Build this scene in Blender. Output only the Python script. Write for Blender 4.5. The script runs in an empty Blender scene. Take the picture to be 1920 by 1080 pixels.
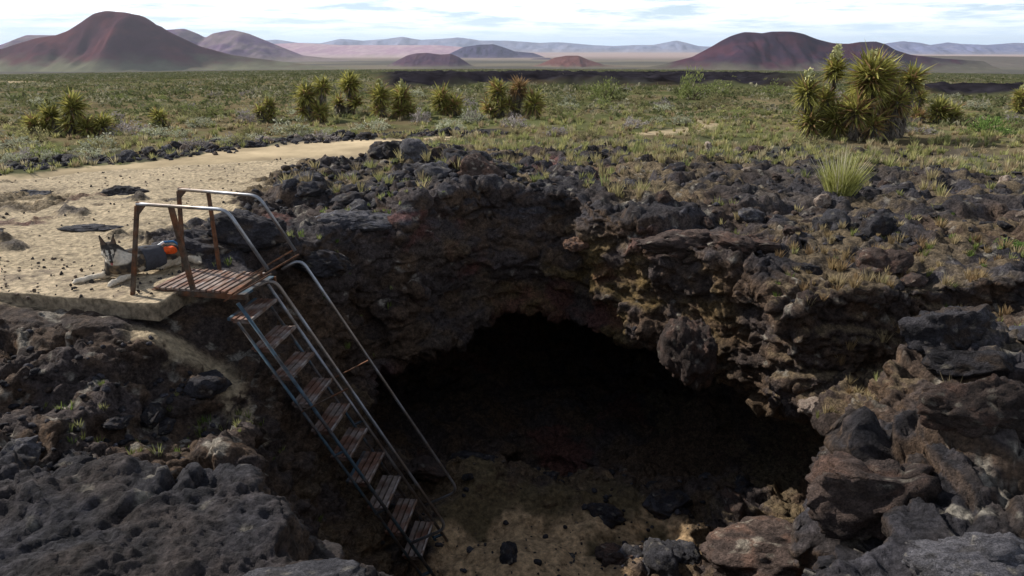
import bpy, math, random, time
import numpy as np
from mathutils import Vector, Matrix
from mathutils.bvhtree import BVHTree
T0 = time.time()
PI = math.pi
scn = bpy.context.scene
COL = scn.collection

# ------------------------------------------------------------------ camera
CAM_H = 2.5
cam = bpy.data.cameras.new("camera"); camo = bpy.data.objects.new("camera", cam); COL.objects.link(camo)
cam.lens = 24.0; cam.sensor_width = 36.0; cam.clip_start = 0.05; cam.clip_end = 90000
camo.location = (0, 0, CAM_H); camo.rotation_euler = (math.radians(90 - 19.57), 0, 0)
scn.camera = camo
scn.view_settings.view_transform = 'Standard'; scn.view_settings.look = 'None'
scn.view_settings.exposure = 0.22; scn.view_settings.gamma = 1.0
scn.cycles.max_bounces = 4; scn.cycles.diffuse_bounces = 3; scn.cycles.volume_bounces = 0
scn.cycles.use_denoising = True

# ------------------------------------------------------------------ sky and sun
SUN_AZ = math.radians(-60)     # from +Y, negative = left
SUN_EL = math.radians(36)
w = bpy.data.worlds.new("World"); scn.world = w; w.use_nodes = True
nt = w.node_tree; nt.nodes.clear()
def N(t, **k):
    n = nt.nodes.new(t)
    for a, b in k.items(): setattr(n, a, b)
    return n
L = lambda a, b: nt.links.new(a, b)
out = N('ShaderNodeOutputWorld'); bg = N('ShaderNodeBackground'); sky = N('ShaderNodeTexSky')
sky.sky_type = 'NISHITA'; sky.sun_disc = False; sky.sun_elevation = SUN_EL; sky.sun_rotation = SUN_AZ
sky.air_density = 1.0; sky.dust_density = 0.15; sky.ozone_density = 2.0; sky.altitude = 900
tc = N('ShaderNodeTexCoord'); sep = N('ShaderNodeSeparateXYZ'); L(tc.outputs['Generated'], sep.inputs[0])
def M(op, a, b=None, c=None):
    m = N('ShaderNodeMath', operation=op)
    for i, v in enumerate((a, b, c)):
        if v is None: continue
        if isinstance(v, (int, float)): m.inputs[i].default_value = v
        else: L(v, m.inputs[i])
    return m.outputs[0]
zz = M('ADD', M('MAXIMUM', sep.outputs[2], 0.0), 0.075)
cx = M('DIVIDE', sep.outputs[0], zz); cy = M('DIVIDE', sep.outputs[1], zz)
cmb = N('ShaderNodeCombineXYZ'); L(cx, cmb.inputs[0]); L(cy, cmb.inputs[1])
n1 = N('ShaderNodeTexNoise'); n1.inputs['Scale'].default_value = 0.9; n1.inputs['Detail'].default_value = 7; n1.inputs['Roughness'].default_value = 0.62
n1.inputs['Distortion'].default_value = 0.15
L(cmb.outputs[0], n1.inputs['Vector'])
rmp = N('ShaderNodeValToRGB'); rmp.color_ramp.elements[0].position = 0.38; rmp.color_ramp.elements[1].position = 0.54
L(n1.outputs[0], rmp.inputs[0])
n2 = N('ShaderNodeTexNoise'); n2.inputs['Scale'].default_value = 1.3; n2.inputs['Detail'].default_value = 6
L(cmb.outputs[0], n2.inputs['Vector'])
ccol = N('ShaderNodeMix', data_type='RGBA'); L(n2.outputs[0], ccol.inputs[0])
ccol.inputs[6].default_value = (14.0, 15.0, 17.0, 1); ccol.inputs[7].default_value = (19.5, 19.5, 19.7, 1)
fade = M('MINIMUM', M('MULTIPLY', M('SUBTRACT', sep.outputs[2], 0.004), 24.0), 1.0)
fade = M('MAXIMUM', fade, 0.0)
hi_ = N('ShaderNodeMapRange'); hi_.inputs[1].default_value = .16; hi_.inputs[2].default_value = .5; hi_.inputs[3].default_value = .95; hi_.inputs[4].default_value = .22; L(sep.outputs[2], hi_.inputs[0])
fac = M('MULTIPLY', M('MULTIPLY', rmp.outputs[0], fade), hi_.outputs[0])
mix = N('ShaderNodeMix', data_type='RGBA'); L(fac, mix.inputs[0])
low = N('ShaderNodeMix', data_type='RGBA'); L(M('POWER', 2.718, M('MULTIPLY', M('MAXIMUM', sep.outputs[2], 0.0), -9.0)), low.inputs[0]); L(sky.outputs[0], low.inputs[6]); low.inputs[7].default_value = (9.0, 11.2, 13.6, 1)
L(low.outputs[2], mix.inputs[6]); L(ccol.outputs[2], mix.inputs[7])
L(mix.outputs[2], bg.inputs[0]); bg.inputs[1].default_value = 0.075
L(bg.outputs[0], out.inputs[0])
sun = bpy.data.lights.new("sun", 'SUN'); suno = bpy.data.objects.new("sun", sun); COL.objects.link(suno)
sun.energy = 4.9; sun.angle = math.radians(0.6); sun.color = (1.0, 0.95, 0.88)
sd = Vector((math.sin(SUN_AZ) * math.cos(SUN_EL), math.cos(SUN_AZ) * math.cos(SUN_EL), math.sin(SUN_EL)))
suno.rotation_euler = sd.to_track_quat('Z', 'Y').to_euler(); suno.location = (-20, 20, 30)

# ------------------------------------------------------------------ numpy noise
def _h(ix, iy, iz, s):
    h = (ix.astype(np.int32).view(np.uint32) * np.uint32(374761393) + iy.astype(np.int32).view(np.uint32) * np.uint32(668265263)
         + iz.astype(np.int32).view(np.uint32) * np.uint32(2147483647) + np.uint32((s * 974634777) & 0xffffffff))
    h = (h ^ (h >> np.uint32(13))) * np.uint32(1274126177)
    h = (h ^ (h >> np.uint32(16))) * np.uint32(2246822519)
    h = h ^ (h >> np.uint32(15))
    return (h & np.uint32(0xffffff)).astype(np.float32) / np.float32(0xffffff)
def vn(x, y, z, s=0):
    x = np.asarray(x, np.float32); y = np.asarray(y, np.float32); z = np.broadcast_to(np.asarray(z, np.float32), x.shape)
    xi = np.floor(x).astype(np.int32); yi = np.floor(y).astype(np.int32); zi = np.floor(z).astype(np.int32)
    fx = x - xi; fy = y - yi; fz = z - zi
    fx = fx * fx * (3 - 2 * fx); fy = fy * fy * (3 - 2 * fy); fz = fz * fz * (3 - 2 * fz)
    r = 0
    for a in (0, 1):
        wa = fx if a else 1 - fx
        for b in (0, 1):
            wb = wa * (fy if b else 1 - fy)
            for c in (0, 1):
                r = r + wb * (fz if c else 1 - fz) * _h(xi + a, yi + b, zi + c, s)
    return r * 2 - 1
def fbm(x, y, z, o=4, s=0, g=0.5):
    a = 1.0; t = 0; n = 0; f = 1.0
    for i in range(o):
        t = t + a * vn(x * f, y * f, np.asarray(z) * f, s + i * 17); n += a; a *= g; f *= 2.03
    return t / n * 1.5
def cell(x, y, z, s=0, jit=0.9):
    x = np.asarray(x, np.float32); y = np.asarray(y, np.float32); z = np.asarray(z, np.float32)
    xi = np.floor(x).astype(np.int32); yi = np.floor(y).astype(np.int32); zi = np.floor(z).astype(np.int32)
    f1 = np.full(x.shape, 9, np.float32); f2 = f1.copy(); cid = np.zeros(x.shape, np.float32)
    for a in (-1, 0, 1):
        for b in (-1, 0, 1):
            for c in (-1, 0, 1):
                X = xi + a; Y = yi + b; Z = zi + c
                h0 = _h(X, Y, Z, s)
                px = X + .5 + jit * (h0 - .5) - x
                py = Y + .5 + jit * (_h(X, Y, Z, s + 1) - .5) - y
                pz = Z + .5 + jit * (_h(X, Y, Z, s + 2) - .5) - z
                d = px * px + py * py + pz * pz
                lt = d < f1
                f2 = np.where(lt, f1, np.minimum(f2, d)); cid = np.where(lt, h0, cid); f1 = np.where(lt, d, f1)
    return np.sqrt(f1), np.sqrt(f2), cid
def sst(a, b, x):
    t = np.clip((x - a) / (b - a), 0, 1); return t * t * (3 - 2 * t)
def pdist(poly, x, y):
    """signed distance to polygon, negative inside"""
    P = np.array(poly, np.float32); d = np.full(x.shape, 1e9, np.float32); ins = np.zeros(x.shape, bool)
    for i in range(len(P)):
        ax, ay = P[i]; bx, by = P[(i + 1) % len(P)]
        ex, ey = bx - ax, by - ay; wx = x - ax; wy = y - ay
        t = np.clip((wx * ex + wy * ey) / (ex * ex + ey * ey), 0, 1)
        d = np.minimum(d, (wx - ex * t) ** 2 + (wy - ey * t) ** 2)
        c = ((ay <= y) & (by > y)) | ((by <= y) & (ay > y))
        xx = ax + (y - ay) * ex / (ey if abs(ey) > 1e-9 else 1e-9)
        ins ^= c & (x < xx)
    d = np.sqrt(d); return np.where(ins, -d, d)
def ldist(line, x, y):
    P = np.array(line, np.float32); d = np.full(x.shape, 1e9, np.float32)
    for i in range(len(P) - 1):
        ax, ay = P[i]; bx, by = P[i + 1]; ex, ey = bx - ax, by - ay; wx = x - ax; wy = y - ay
        t = np.clip((wx * ex + wy * ey) / (ex * ex + ey * ey), 0, 1)
        d = np.minimum(d, (wx - ex * t) ** 2 + (wy - ey * t) ** 2)
    return np.sqrt(d)

# ------------------------------------------------------------------ tagging helpers
def tag(o, label=None, cat=None, group=None, kind=None):
    if label: o['label'] = label
    if cat: o['category'] = cat
    if group: o['group'] = group
    if kind: o['kind'] = kind
    return o
def empty(name, loc=(0, 0, 0), rz=0):
    o = bpy.data.objects.new(name, None); COL.objects.link(o); o.location = loc; o.rotation_euler = (0, 0, rz)
    o.empty_display_size = 0.1
    return o
def npmesh(name, V, F, mats, parent=None, col=None, smooth=True, fmat=None, alpha=None):
    """V (n,3); F (m,3|4) array or list of arrays"""
    me = bpy.data.meshes.new(name)
    Fs = F if isinstance(F, list) else [F]
    Fs = [f for f in Fs if len(f)]
    V = np.asarray(V, np.float32)
    me.vertices.add(len(V)); me.vertices.foreach_set('co', V.ravel())
    loops = np.concatenate([np.asarray(f, np.int32).ravel() for f in Fs])
    cnt = np.concatenate([np.full(len(f), np.asarray(f).shape[1], np.int32) for f in Fs])
    me.loops.add(len(loops)); me.loops.foreach_set('vertex_index', loops)
    me.polygons.add(len(cnt)); me.polygons.foreach_set('loop_start', np.concatenate([[0], np.cumsum(cnt)[:-1]]).astype(np.int32))
    me.polygons.foreach_set('loop_total', cnt)
    if fmat is not None: me.polygons.foreach_set('material_index', np.asarray(fmat, np.int32))
    me.polygons.foreach_set('use_smooth', np.full(len(cnt), smooth, bool))
    if col is not None:
        c = np.ones((len(V), 4), np.float32); c[:, :3] = col
        if alpha is not None: c[:, 3] = alpha
        a = me.color_attributes.new('Col', 'FLOAT_COLOR', 'POINT'); a.data.foreach_set('color', c.ravel())
    for m in (mats if isinstance(mats, (list, tuple)) else [mats]): me.materials.append(m)
    me.update(calc_edges=True)
    o = bpy.data.objects.new(name, me); COL.objects.link(o)
    if parent: o.parent = parent
    return o
class MB:
    """collects shapes for ONE mesh"""
    def __init__(s): s.v = []; s.f = []; s.c = []; s.n = 0
    def add(s, V, F, col=None):
        V = np.asarray(V, np.float32).reshape(-1, 3); s.v.append(V)
        for f in (F if isinstance(F, list) and len(F) and isinstance(F[0], np.ndarray) else [np.asarray(F)]):
            s.f.append(np.asarray(f) + s.n)
        if col is not None: s.c.append(np.broadcast_to(np.asarray(col, np.float32), V.shape))
        s.n += len(V)
    def box(s, c, sx, sy, sz, ax=(1, 0, 0), ay=(0, 1, 0), az=(0, 0, 1)):
        c = np.array(c); ax, ay, az = (np.array(q, float) for q in (ax, ay, az))
        V = [c + i * ax * sx / 2 + j * ay * sy / 2 + k * az * sz / 2 for k in (-1, 1) for j in (-1, 1) for i in (-1, 1)]
        s.add(V, [[0, 2, 3, 1], [4, 5, 7, 6], [0, 1, 5, 4], [2, 6, 7, 3], [0, 4, 6, 2], [1, 3, 7, 5]])
    def bar(s, a, b, wd, th, up=(0, 0, 1)):
        a = np.array(a, float); b = np.array(b, float); d = b - a; l = np.linalg.norm(d); d /= l
        y = np.cross(np.array(up, float), d); y /= np.linalg.norm(y); z = np.cross(d, y)
        s.box((a + b) / 2, l, wd, th, d, y, z)
    def tube(s, pts, r, n=8, cap=True):
        P = np.array(pts, float); m = len(P); R = np.broadcast_to(np.asarray(r, float), (m,))
        V = []; u = None
        for i in range(m):
            t = P[min(i + 1, m - 1)] - P[max(i - 1, 0)]; t /= np.linalg.norm(t) + 1e-12
            if u is None:
                u = np.cross(t, [0, 0, 1.0])
                if np.linalg.norm(u) < .1: u = np.cross(t, [1.0, 0, 0])
            u = u - t * (u @ t); u /= np.linalg.norm(u); v = np.cross(t, u)
            for k in range(n):
                a = 2 * PI * k / n; V.append(P[i] + R[i] * (math.cos(a) * u + math.sin(a) * v))
        F = [[i * n + k, i * n + (k + 1) % n, (i + 1) * n + (k + 1) % n, (i + 1) * n + k] for i in range(m - 1) for k in range(n)]
        Fs = [np.array(F)]
        if cap:
            V.append(P[0]); V.append(P[-1]); c0 = m * n; c1 = c0 + 1
            Fs.append(np.array([[c0, (k + 1) % n, k] for k in range(n)] + [[c1, (m - 1) * n + k, (m - 1) * n + (k + 1) % n] for k in range(n)]))
        s.add(V, Fs)
    def build(s, name, mat, parent=None, smooth=False):
        tri = [f for f in s.f if f.shape[1] == 3]; qd = [f for f in s.f if f.shape[1] == 4]
        F = []
        if qd: F.append(np.concatenate(qd))
        if tri: F.append(np.concatenate(tri))
        return npmesh(name, np.concatenate(s.v), F, mat, parent, np.concatenate(s.c) if s.c else None, smooth)
def bend(pts, r, n=5):
    """round the corners of a polyline"""
    P = [np.array(p, float) for p in pts]; O = [P[0]]
    for i in range(1, len(P) - 1):
        a = P[i - 1] - P[i]; b = P[i + 1] - P[i]; la = np.linalg.norm(a); lb = np.linalg.norm(b)
        rr = min(r, la * .45, lb * .45); p0 = P[i] + a / la * rr; p1 = P[i] + b / lb * rr
        for k in range(n + 1):
            t = k / n; O.append((1 - t) ** 2 * p0 + 2 * t * (1 - t) * P[i] + t * t * p1)
    O.append(P[-1]); return O

# ------------------------------------------------------------------ materials
def mat(name, color=None, rough=0.9, nscale=8, namp=0.35, bump=0.0, bscale=40, metal=0.0, attr=False, rnd=0.0, col2=None, spec=0.2, speck=0.0, bdist=0.02):
    m = bpy.data.materials.new(name); m.use_nodes = True; t = m.node_tree; b = t.nodes['Principled BSDF']
    b.inputs['Roughness'].default_value = rough; b.inputs['Metallic'].default_value = metal
    b.inputs['Specular IOR Level'].default_value = spec
    co = t.nodes.new('ShaderNodeTexCoord'); no = t.nodes.new('ShaderNodeTexNoise')
    no.inputs['Scale'].default_value = nscale; no.inputs['Detail'].default_value = 6; no.inputs['Roughness'].default_value = .62
    t.links.new(co.outputs['Object'], no.inputs['Vector'])
    mx = t.nodes.new('ShaderNodeMix'); mx.data_type = 'RGBA'; mx.blend_type = 'MULTIPLY'; mx.inputs[0].default_value = 1
    mr = t.nodes.new('ShaderNodeMapRange'); mr.inputs[1].default_value = .3; mr.inputs[2].default_value = .7
    mr.inputs[3].default_value = 1 - namp; mr.inputs[4].default_value = 1 + namp
    t.links.new(no.outputs[0], mr.inputs[0])
    if attr:
        at = t.nodes.new('ShaderNodeVertexColor'); at.layer_name = 'Col'; base = at.outputs[0]
    else:
        rg = t.nodes.new('ShaderNodeRGB'); rg.outputs[0].default_value = (*color, 1); base = rg.outputs[0]
        if col2:
            n3 = t.nodes.new('ShaderNodeTexNoise'); n3.inputs['Scale'].default_value = nscale * .45; n3.inputs['Detail'].default_value = 5
            t.links.new(co.outputs['Object'], n3.inputs['Vector'])
            r3 = t.nodes.new('ShaderNodeMapRange'); r3.inputs[1].default_value = .42; r3.inputs[2].default_value = .58
            t.links.new(n3.outputs[0], r3.inputs[0])
            m3 = t.nodes.new('ShaderNodeMix'); m3.data_type = 'RGBA'; t.links.new(r3.outputs[0], m3.inputs[0])
            t.links.new(base, m3.inputs[6]); m3.inputs[7].default_value = (*col2, 1); base = m3.outputs[2]
    t.links.new(base, mx.inputs[6])
    val = mr.outputs[0]
    if speck:
        n5 = t.nodes.new('ShaderNodeTexNoise'); n5.inputs['Scale'].default_value = 38; n5.inputs['Detail'].default_value = 5; n5.inputs['Roughness'].default_value = .75
        t.links.new(co.outputs['Object'], n5.inputs['Vector']); r5 = t.nodes.new('ShaderNodeMapRange'); r5.inputs[1].default_value = .36; r5.inputs[2].default_value = .66; r5.inputs[3].default_value = 1 - speck; r5.inputs[4].default_value = 1 + speck * 1.3
        t.links.new(n5.outputs[0], r5.inputs[0])
        if attr:
            ma = t.nodes.new('ShaderNodeMix'); ma.data_type = 'FLOAT'; t.links.new(at.outputs['Alpha'], ma.inputs[0]); ma.inputs[2].default_value = 1; t.links.new(r5.outputs[0], ma.inputs[3]); r5o = ma.outputs[0]
        else: r5o = r5.outputs[0]
        mu5 = t.nodes.new('ShaderNodeMath'); mu5.operation = 'MULTIPLY'; t.links.new(val, mu5.inputs[0]); t.links.new(r5o, mu5.inputs[1]); val = mu5.outputs[0]
    if rnd:
        oi = t.nodes.new('ShaderNodeObjectInfo'); m2 = t.nodes.new('ShaderNodeMapRange'); m2.inputs[3].default_value = 1 - rnd; m2.inputs[4].default_value = 1 + rnd
        t.links.new(oi.outputs['Random'], m2.inputs[0]); mu = t.nodes.new('ShaderNodeMath'); mu.operation = 'MULTIPLY'
        t.links.new(val, mu.inputs[0]); t.links.new(m2.outputs[0], mu.inputs[1]); val = mu.outputs[0]
    t.links.new(val, mx.inputs[7]); t.links.new(mx.outputs[2], b.inputs['Base Color'])
    if bump:
        nb = t.nodes.new('ShaderNodeTexNoise'); nb.inputs['Scale'].default_value = bscale; nb.inputs['Detail'].default_value = 8; nb.inputs['Roughness'].default_value = .7
        t.links.new(co.outputs['Object'], nb.inputs['Vector'])
        bp = t.nodes.new('ShaderNodeBump'); bp.inputs['Strength'].default_value = bump; bp.inputs['Distance'].default_value = bdist
        t.links.new(nb.outputs[0], bp.inputs['Height']); t.links.new(bp.outputs[0], b.inputs['Normal'])
    return m
M_ROCK = mat('lava_ground', attr=True, rough=.92, nscale=14, namp=.6, bump=1.0, bscale=16, bdist=.07, spec=.2, speck=.5)
M_BOULD = mat('lava_boulder', attr=True, rough=.9, nscale=9, namp=.5, bump=.9, bscale=12, bdist=.06, rnd=.3, spec=.2, speck=.5)
M_PLAIN = mat('plain_ground', attr=True, rough=1, nscale=.6, namp=.3, bump=.4, bscale=3, bdist=.1, spec=0)
M_HILL = mat('cinder_hill', attr=True, rough=1, nscale=.02, namp=.16, bump=0, spec=0)
M_LEAF = mat('shrub_leaf', attr=True, rough=.8, nscale=3, namp=.25, rnd=.25, spec=.1)
M_YUC = mat('yucca_leaf', attr=True, rough=.55, nscale=3, namp=.2, rnd=.12, spec=.35)
M_GRASS = mat('dry_grass', attr=True, rough=.8, nscale=3, namp=.3, rnd=.2, spec=.1)
for m_ in (M_LEAF, M_YUC, M_GRASS):
    t_ = m_.node_tree; b_ = t_.nodes['Principled BSDF']; o_ = [n for n in t_.nodes if n.type == 'OUTPUT_MATERIAL'][0]
    tr_ = t_.nodes.new('ShaderNodeBsdfTranslucent'); ms_ = t_.nodes.new('ShaderNodeMixShader'); ms_.inputs[0].default_value = .38
    t_.links.new(b_.inputs['Base Color'].links[0].from_socket, tr_.inputs[0]); t_.links.new(b_.outputs[0], ms_.inputs[1]); t_.links.new(tr_.outputs[0], ms_.inputs[2]); t_.links.new(ms_.outputs[0], o_.inputs[0])
M_STEEL = mat('galvanised_pipe', (.30, .31, .33), rough=.42, metal=.75, nscale=6, namp=.3, col2=(.20, .16, .13), bump=.1, bscale=60, spec=.5)
M_RUST = mat('rusty_steel', (.16, .07, .035), rough=.75, metal=.25, nscale=14, namp=.5, col2=(.10, .075, .055), bump=.3, bscale=80, bdist=.004)
M_TREAD = mat('rusty_tread', (.18, .095, .065), rough=.7, metal=.3, nscale=9, namp=.5, col2=(.25, .20, .17), bump=.3, bscale=70, bdist=.004)
M_NOSE = mat('worn_tread_edge', (.42, .36, .32), rough=.45, metal=.5, nscale=12, namp=.35, col2=(.24, .15, .10))
M_TEAL = mat('faded_blue_paint', (.07, .11, .14), rough=.6, metal=.3, nscale=9, namp=.5, col2=(.10, .08, .07))
M_CONC = mat('weathered_concrete', (.40, .32, .22), rough=.95, nscale=5, namp=.3, col2=(.30, .24, .17), bump=.5, bscale=30, bdist=.01)
M_FUR = mat('dog_fur', attr=True, rough=.9, nscale=30, namp=.3, bump=.6, bscale=70, bdist=.012)
M_VEST = mat('vest_cloth', (.062, .062, .070), rough=.9, nscale=30, namp=.2, bump=.2, bscale=90, bdist=.004)
M_ORANGE = mat('orange_cloth', (.75, .10, .015), rough=.7, nscale=20, namp=.2)
M_BLUE = mat('blue_strap', (.05, .16, .32), rough=.7, nscale=20, namp=.2)
M_BLACK = mat('black_gloss', (.01, .01, .01), rough=.25, nscale=20, namp=.1, spec=.5)
M_WHITE = mat('white_tag', (.75, .75, .72), rough=.5, nscale=20, namp=.1)
M_BLOOM = mat('yucca_bloom', (.46, .45, .22), rough=.8, nscale=20, namp=.25)

# ------------------------------------------------------------------ land height
CTRL = np.array([(-1.47,1.76,.95),(-1.27,2.06,.93),(-1.08,2.25,.88),(-1.72,2.28,.9),(-2.1,2.26,.9),(-3.2,2.0,.9),(-.63,1.79,.9),(-.11,1.8,.82),(.37,1.4,.75),(-.94,1.9,.9),
 (1.51,2.01,.85),(1.44,2.3,.72),(1.96,2.26,.9),(2.68,3.29,.65),(3.53,4.39,.45),(3.58,5.74,.15),(2.93,4.28,.35),(4.01,7.64,.05),(3.56,8.99,0),(2.42,8.81,.02),
 (5.74,8.45,.15),(9.04,12.2,.1),(2.39,3.95,.2),(2.26,3.36,.35),(3.1,6.4,-.15),(2.7,6.9,-.4),(2.8,5.17,-.15),(5.5,5.5,.4),(4.5,3,.8),
 (-5.02,6.5,-.12),(-4.15,6.35,-.14),(-3.65,6.3,-.22),(-6,6.6,-.1),(-5,6.0,-.28),(-4.15,5.9,-.3),(-4.12,5.44,-.5),(-3.37,4.89,-.75),(-3.49,6.0,-.55),(-2.99,5.7,-1.0),(-3.97,4.74,-.5),(-3.3,6.2,-.5),(-3.0,6.4,-.8),
 (-2.5,3.4,-.7),(-3.3,3.5,-.5),(-5,3.6,0),(-2.6,2.9,0.0),(-1.8,2.9,-.2),(-6,5,-.1),(-7,3.5,.4),(-3.2,2.6,.5),(-2.7,4.4,-1.0),
 (-.51,10.9,.36),(-1.31,10.42,.38),(-2.42,11.89,.3),(-3.35,11.89,.3),(-3.79,10.93,.3),(-2.78,10.27,.15),(-1.96,9.5,.05),(-3.78,9.19,.02),(-4.65,9.48,.02),
 (.35,11.19,.3),(.98,10.35,.28),(1.9,9.92,.15),(-1.86,13.35,.45),(-.68,14.69,.3),(1.62,14.92,.15),(-3.6,7.5,-.03),(-3.6,8.1,.12),(-4.0,8.4,.14),(-3.0,8.2,.08),(-4.8,8.1,-.01),(-5.8,8,-.01),(-4.3,7.1,-.02),(-5.6,7.1,-.02),(-7,8.5,0),
 (-5.2,12,0),(-6,14,0),(-9,14,0),(-9,11,0),(-8,9,0),(-3,16,0),(3,12,.1),(5,14,.05),(8,9,.15),(-1,17,0.1),(0,0,.9),(2,0,.9),(-2,0,.9),(0,-3,.9),(4,-1,.9),(-4,0,.9),(9,3,.5),(-9,3,.5),(0,20,.05),(8,20,0),(-8,20,0)], np.float32)
LEDGE = [(-8, -2), (-8, 2.3), (-2.2, 2.34), (-1.12, 2.32), (-.98, 2.0), (-.85, 1.5), (-.6, -2)]
def H(x, y):
    x = np.asarray(x, np.float32); y = np.asarray(y, np.float32); shp = x.shape; x = x.ravel(); y = y.ravel()
    r = np.hypot(x, y); z = np.zeros_like(x)
    far = np.where(r < 26, 0, np.where(r < 3000, -.03 * (r - 26), -89.2 - 35 * (1 - np.exp(-(r - 3000) / 4000))))
    far = far * sst(20, 60, r) + sst(14, 40, r) * .25 * vn(x * .12, y * .12, 0 * x, 5)
    # dark lava flow, a low ridge crossing the plain
    az = np.degrees(np.arctan2(x, y))
    far = far + .5 * flow_mask(x, y, r, az)
    m = r < 22
    if m.any():
        xm, ym = x[m], y[m]; num = np.zeros_like(xm); den = np.zeros_like(xm)
        for cx_, cy_, cz_ in CTRL:
            wgt = 1 / ((xm - cx_) ** 2 + (ym - cy_) ** 2 + .03) ** 2
            num += wgt * cz_; den += wgt
        z[m] = num / den
    pd_ = pdist(LEDGE, x, y) + .10 * fbm(x * 1.7, y * 1.7, 0 * x, 4, 12)
    z = np.where(r < 6, np.maximum(z, (.93 + .05 * fbm(x * 1.2, y * 1.2, 0 * x, 3, 13)) - 3.2 * np.maximum(pd_, 0)), z)
    t = sst(14, 22, r)
    return (z * (1 - t) + far * t + 0 * far).reshape(shp)
def flow_mask(x, y, r, az):
    n = fbm(x * .02, y * .02, 0 * x, 3, 9)
    lo = 56 + 18 * n; hi = 235 + 70 * fbm(x * .012, y * .012, 0 * x, 2, 31)
    a = sst(-12, -9, az) * (1 - sst(19, 26, az))
    m1 = sst(lo, lo + 8, r) * (1 - sst(hi, hi + 25, r)) * a
    a2 = sst(27, 29, az)
    m2 = sst(62 + 6 * n, 66 + 6 * n, r) * (1 - sst(84, 90, r)) * a2
    return np.maximum(m1, m2)
EDGE = [(-16.0, 12.9), (-12.0, 14.3), (-10.3, 15.1), (-9.2, 16.1), (-8.1, 17.1), (-7.2, 18.4), (-5.2, 19.7), (-3.0, 20.5), (-1.0, 21)]
PATH = [(-6.2,6.7),(-5.45,6.83),(-3.52,6.6),(-3.6,7.7),(-4.2,7.85),(-5.0,8.9),(-4.4,9.8),(-3.9,10.0),(-4.91,12.3),(-4.4,14.45),(-3.3,15.88),(-2.7,17.79),(-2.0,19.4),(-1.9,20.0),(-5.22,18.81),(-7.27,17.41),(-7.92,16.19),(-8.96,15.13),(-9.95,14.13),(-12.5,13.5),(-16,12),(-16,7)]
CHUTE = [(-3.75,6.35),(-3.45,6.4),(-3.1,6.5),(-2.85,6.2),(-2.7,6.0),(-2.55,5.9)]
FLOORSAND = [(-1.2,5.2),(-1.15,7.5),(-.6,7.9),(.4,7.6),(1.3,7.8),(2.0,7.5),(1.9,6.9),(1.1,6.6),(.8,5.2)]

# ------------------------------------------------------------------ the pit and cave (signed distance, polar grid)
TOPP = [(-1.6,2.5),(-2.4,3.5),(-2.75,4.5),(-2.8,5.6),(-2.9,6.4),(-3.1,7.1),(-3.2,8.2),(-2.6,9.0),(-1.8,9.6),(-1.1,10.6),(-.3,11.1),(.7,10.7),(1.5,9.8),(2.4,9.0),(2.85,7.8),(3.0,6.9),(3.15,6.0),(3.05,5.0),(2.6,4.2),(2.05,3.3),(1.6,2.65),(1.0,2.0),(.75,1.35),(.1,1.3),(-.05,1.9),(-.85,2.0),(-.98,2.4)]
MIDP = [(-1.1,2.8),(-1.7,3.7),(-2.0,4.6),(-2.1,5.7),(-2.2,6.5),(-2.4,7.3),(-2.6,8.3),(-2.2,8.9),(-1.6,9.4),(-1.0,10.1),(-.3,10.6),(.8,10.4),(1.6,9.7),(2.4,8.9),(3.1,7.8),(3.45,6.9),(3.6,6.0),(3.5,5.0),(2.9,4.2),(2.15,3.3),(1.6,2.7),(1.2,2.2),(.8,1.7),(.1,1.7),(-.1,2.2),(-.7,2.3),(-.8,2.6)]
BOTP = [(-.8,3.4),(-1.1,4.1),(-1.3,4.9),(-1.4,5.8),(-1.5,6.5),(-1.7,7.3),(-2.0,8.2),(-1.8,8.8),(-1.3,9.2),(-.8,9.8),(-.2,10.3),(.8,10.2),(1.7,9.6),(2.6,8.8),(3.5,7.8),(3.8,6.9),(3.9,6.0),(3.6,5.0),(3.0,4.3),(2.3,3.6),(1.7,3.1),(1.2,2.8),(.8,2.6),(.1,2.6),(-.1,2.8),(-.6,2.9),(-.7,3.1)]
def floorz(x, y):
    z = -3.3 - .04 * (y - 6) + .0 * x
    z = z - .75 * sst(7.9, 9.5, y) + .25 * sst(1.3, 3.0, x) * (1 - sst(5.5, 7.0, y)) + .5 * (1 - sst(-2.2, -1.2, x)) + .35 * sst(7.0, 8.0, y) * (1 - sst(8.0, 9.5, y)) * (1 - .6 * sst(-.5, 2, x))
    return z + .30 * fbm(x * 1.1, y * 1.1, 0 * x, 5, 40, .6)
NR, NT, NZ = 340, 230, 120
R0, R1, TH, Z0, Z1 = 1.0, 16.8, math.radians(57), -4.6, 1.5
rr = np.exp(np.linspace(math.log(R0), math.log(R1), NR)).astype(np.float32)
tt = np.linspace(-TH, TH, NT).astype(np.float32); zs = np.linspace(Z0, Z1, NZ).astype(np.float32)
RR, TT = np.meshgrid(rr, tt, indexing='ij'); GX = RR * np.sin(TT); GY = RR * np.cos(TT)
HH = H(GX, GY)
wx_ = .22 * fbm(GX * .9, GY * .9, 0 * GX, 3, 2); wy_ = .22 * fbm(GX * .9, GY * .9, 0 * GX, 3, 3)
DT = pdist(TOPP, GX + wx_, GY + wy_); DM = pdist(MIDP, GX + wx_, GY + wy_); DB = pdist(BOTP, GX + wx_, GY + wy_)
FL = floorz(GX, GY)
ELL = [((.55, 10.4, -2.9), (3.2, 3.9, 1.3)), ((3.3, 6.3, -2.8), (2.0, 2.4, 1.4)), ((1.9, 12.3, -3.1), (2.2, 2.5, 1.1)), ((-1.0, 9.4, -2.9), (1.6, 1.7, 1.05)), ((2.3, 8.6, -2.8), (2.0, 2.0, 1.2))]
F3 = np.empty((NR, NT, NZ), np.float32)
LA = (-2.679, 6.493, -.16); LD = (.5, -.0567, -.864); LN = (.8585, -.0974, .5034)
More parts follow.
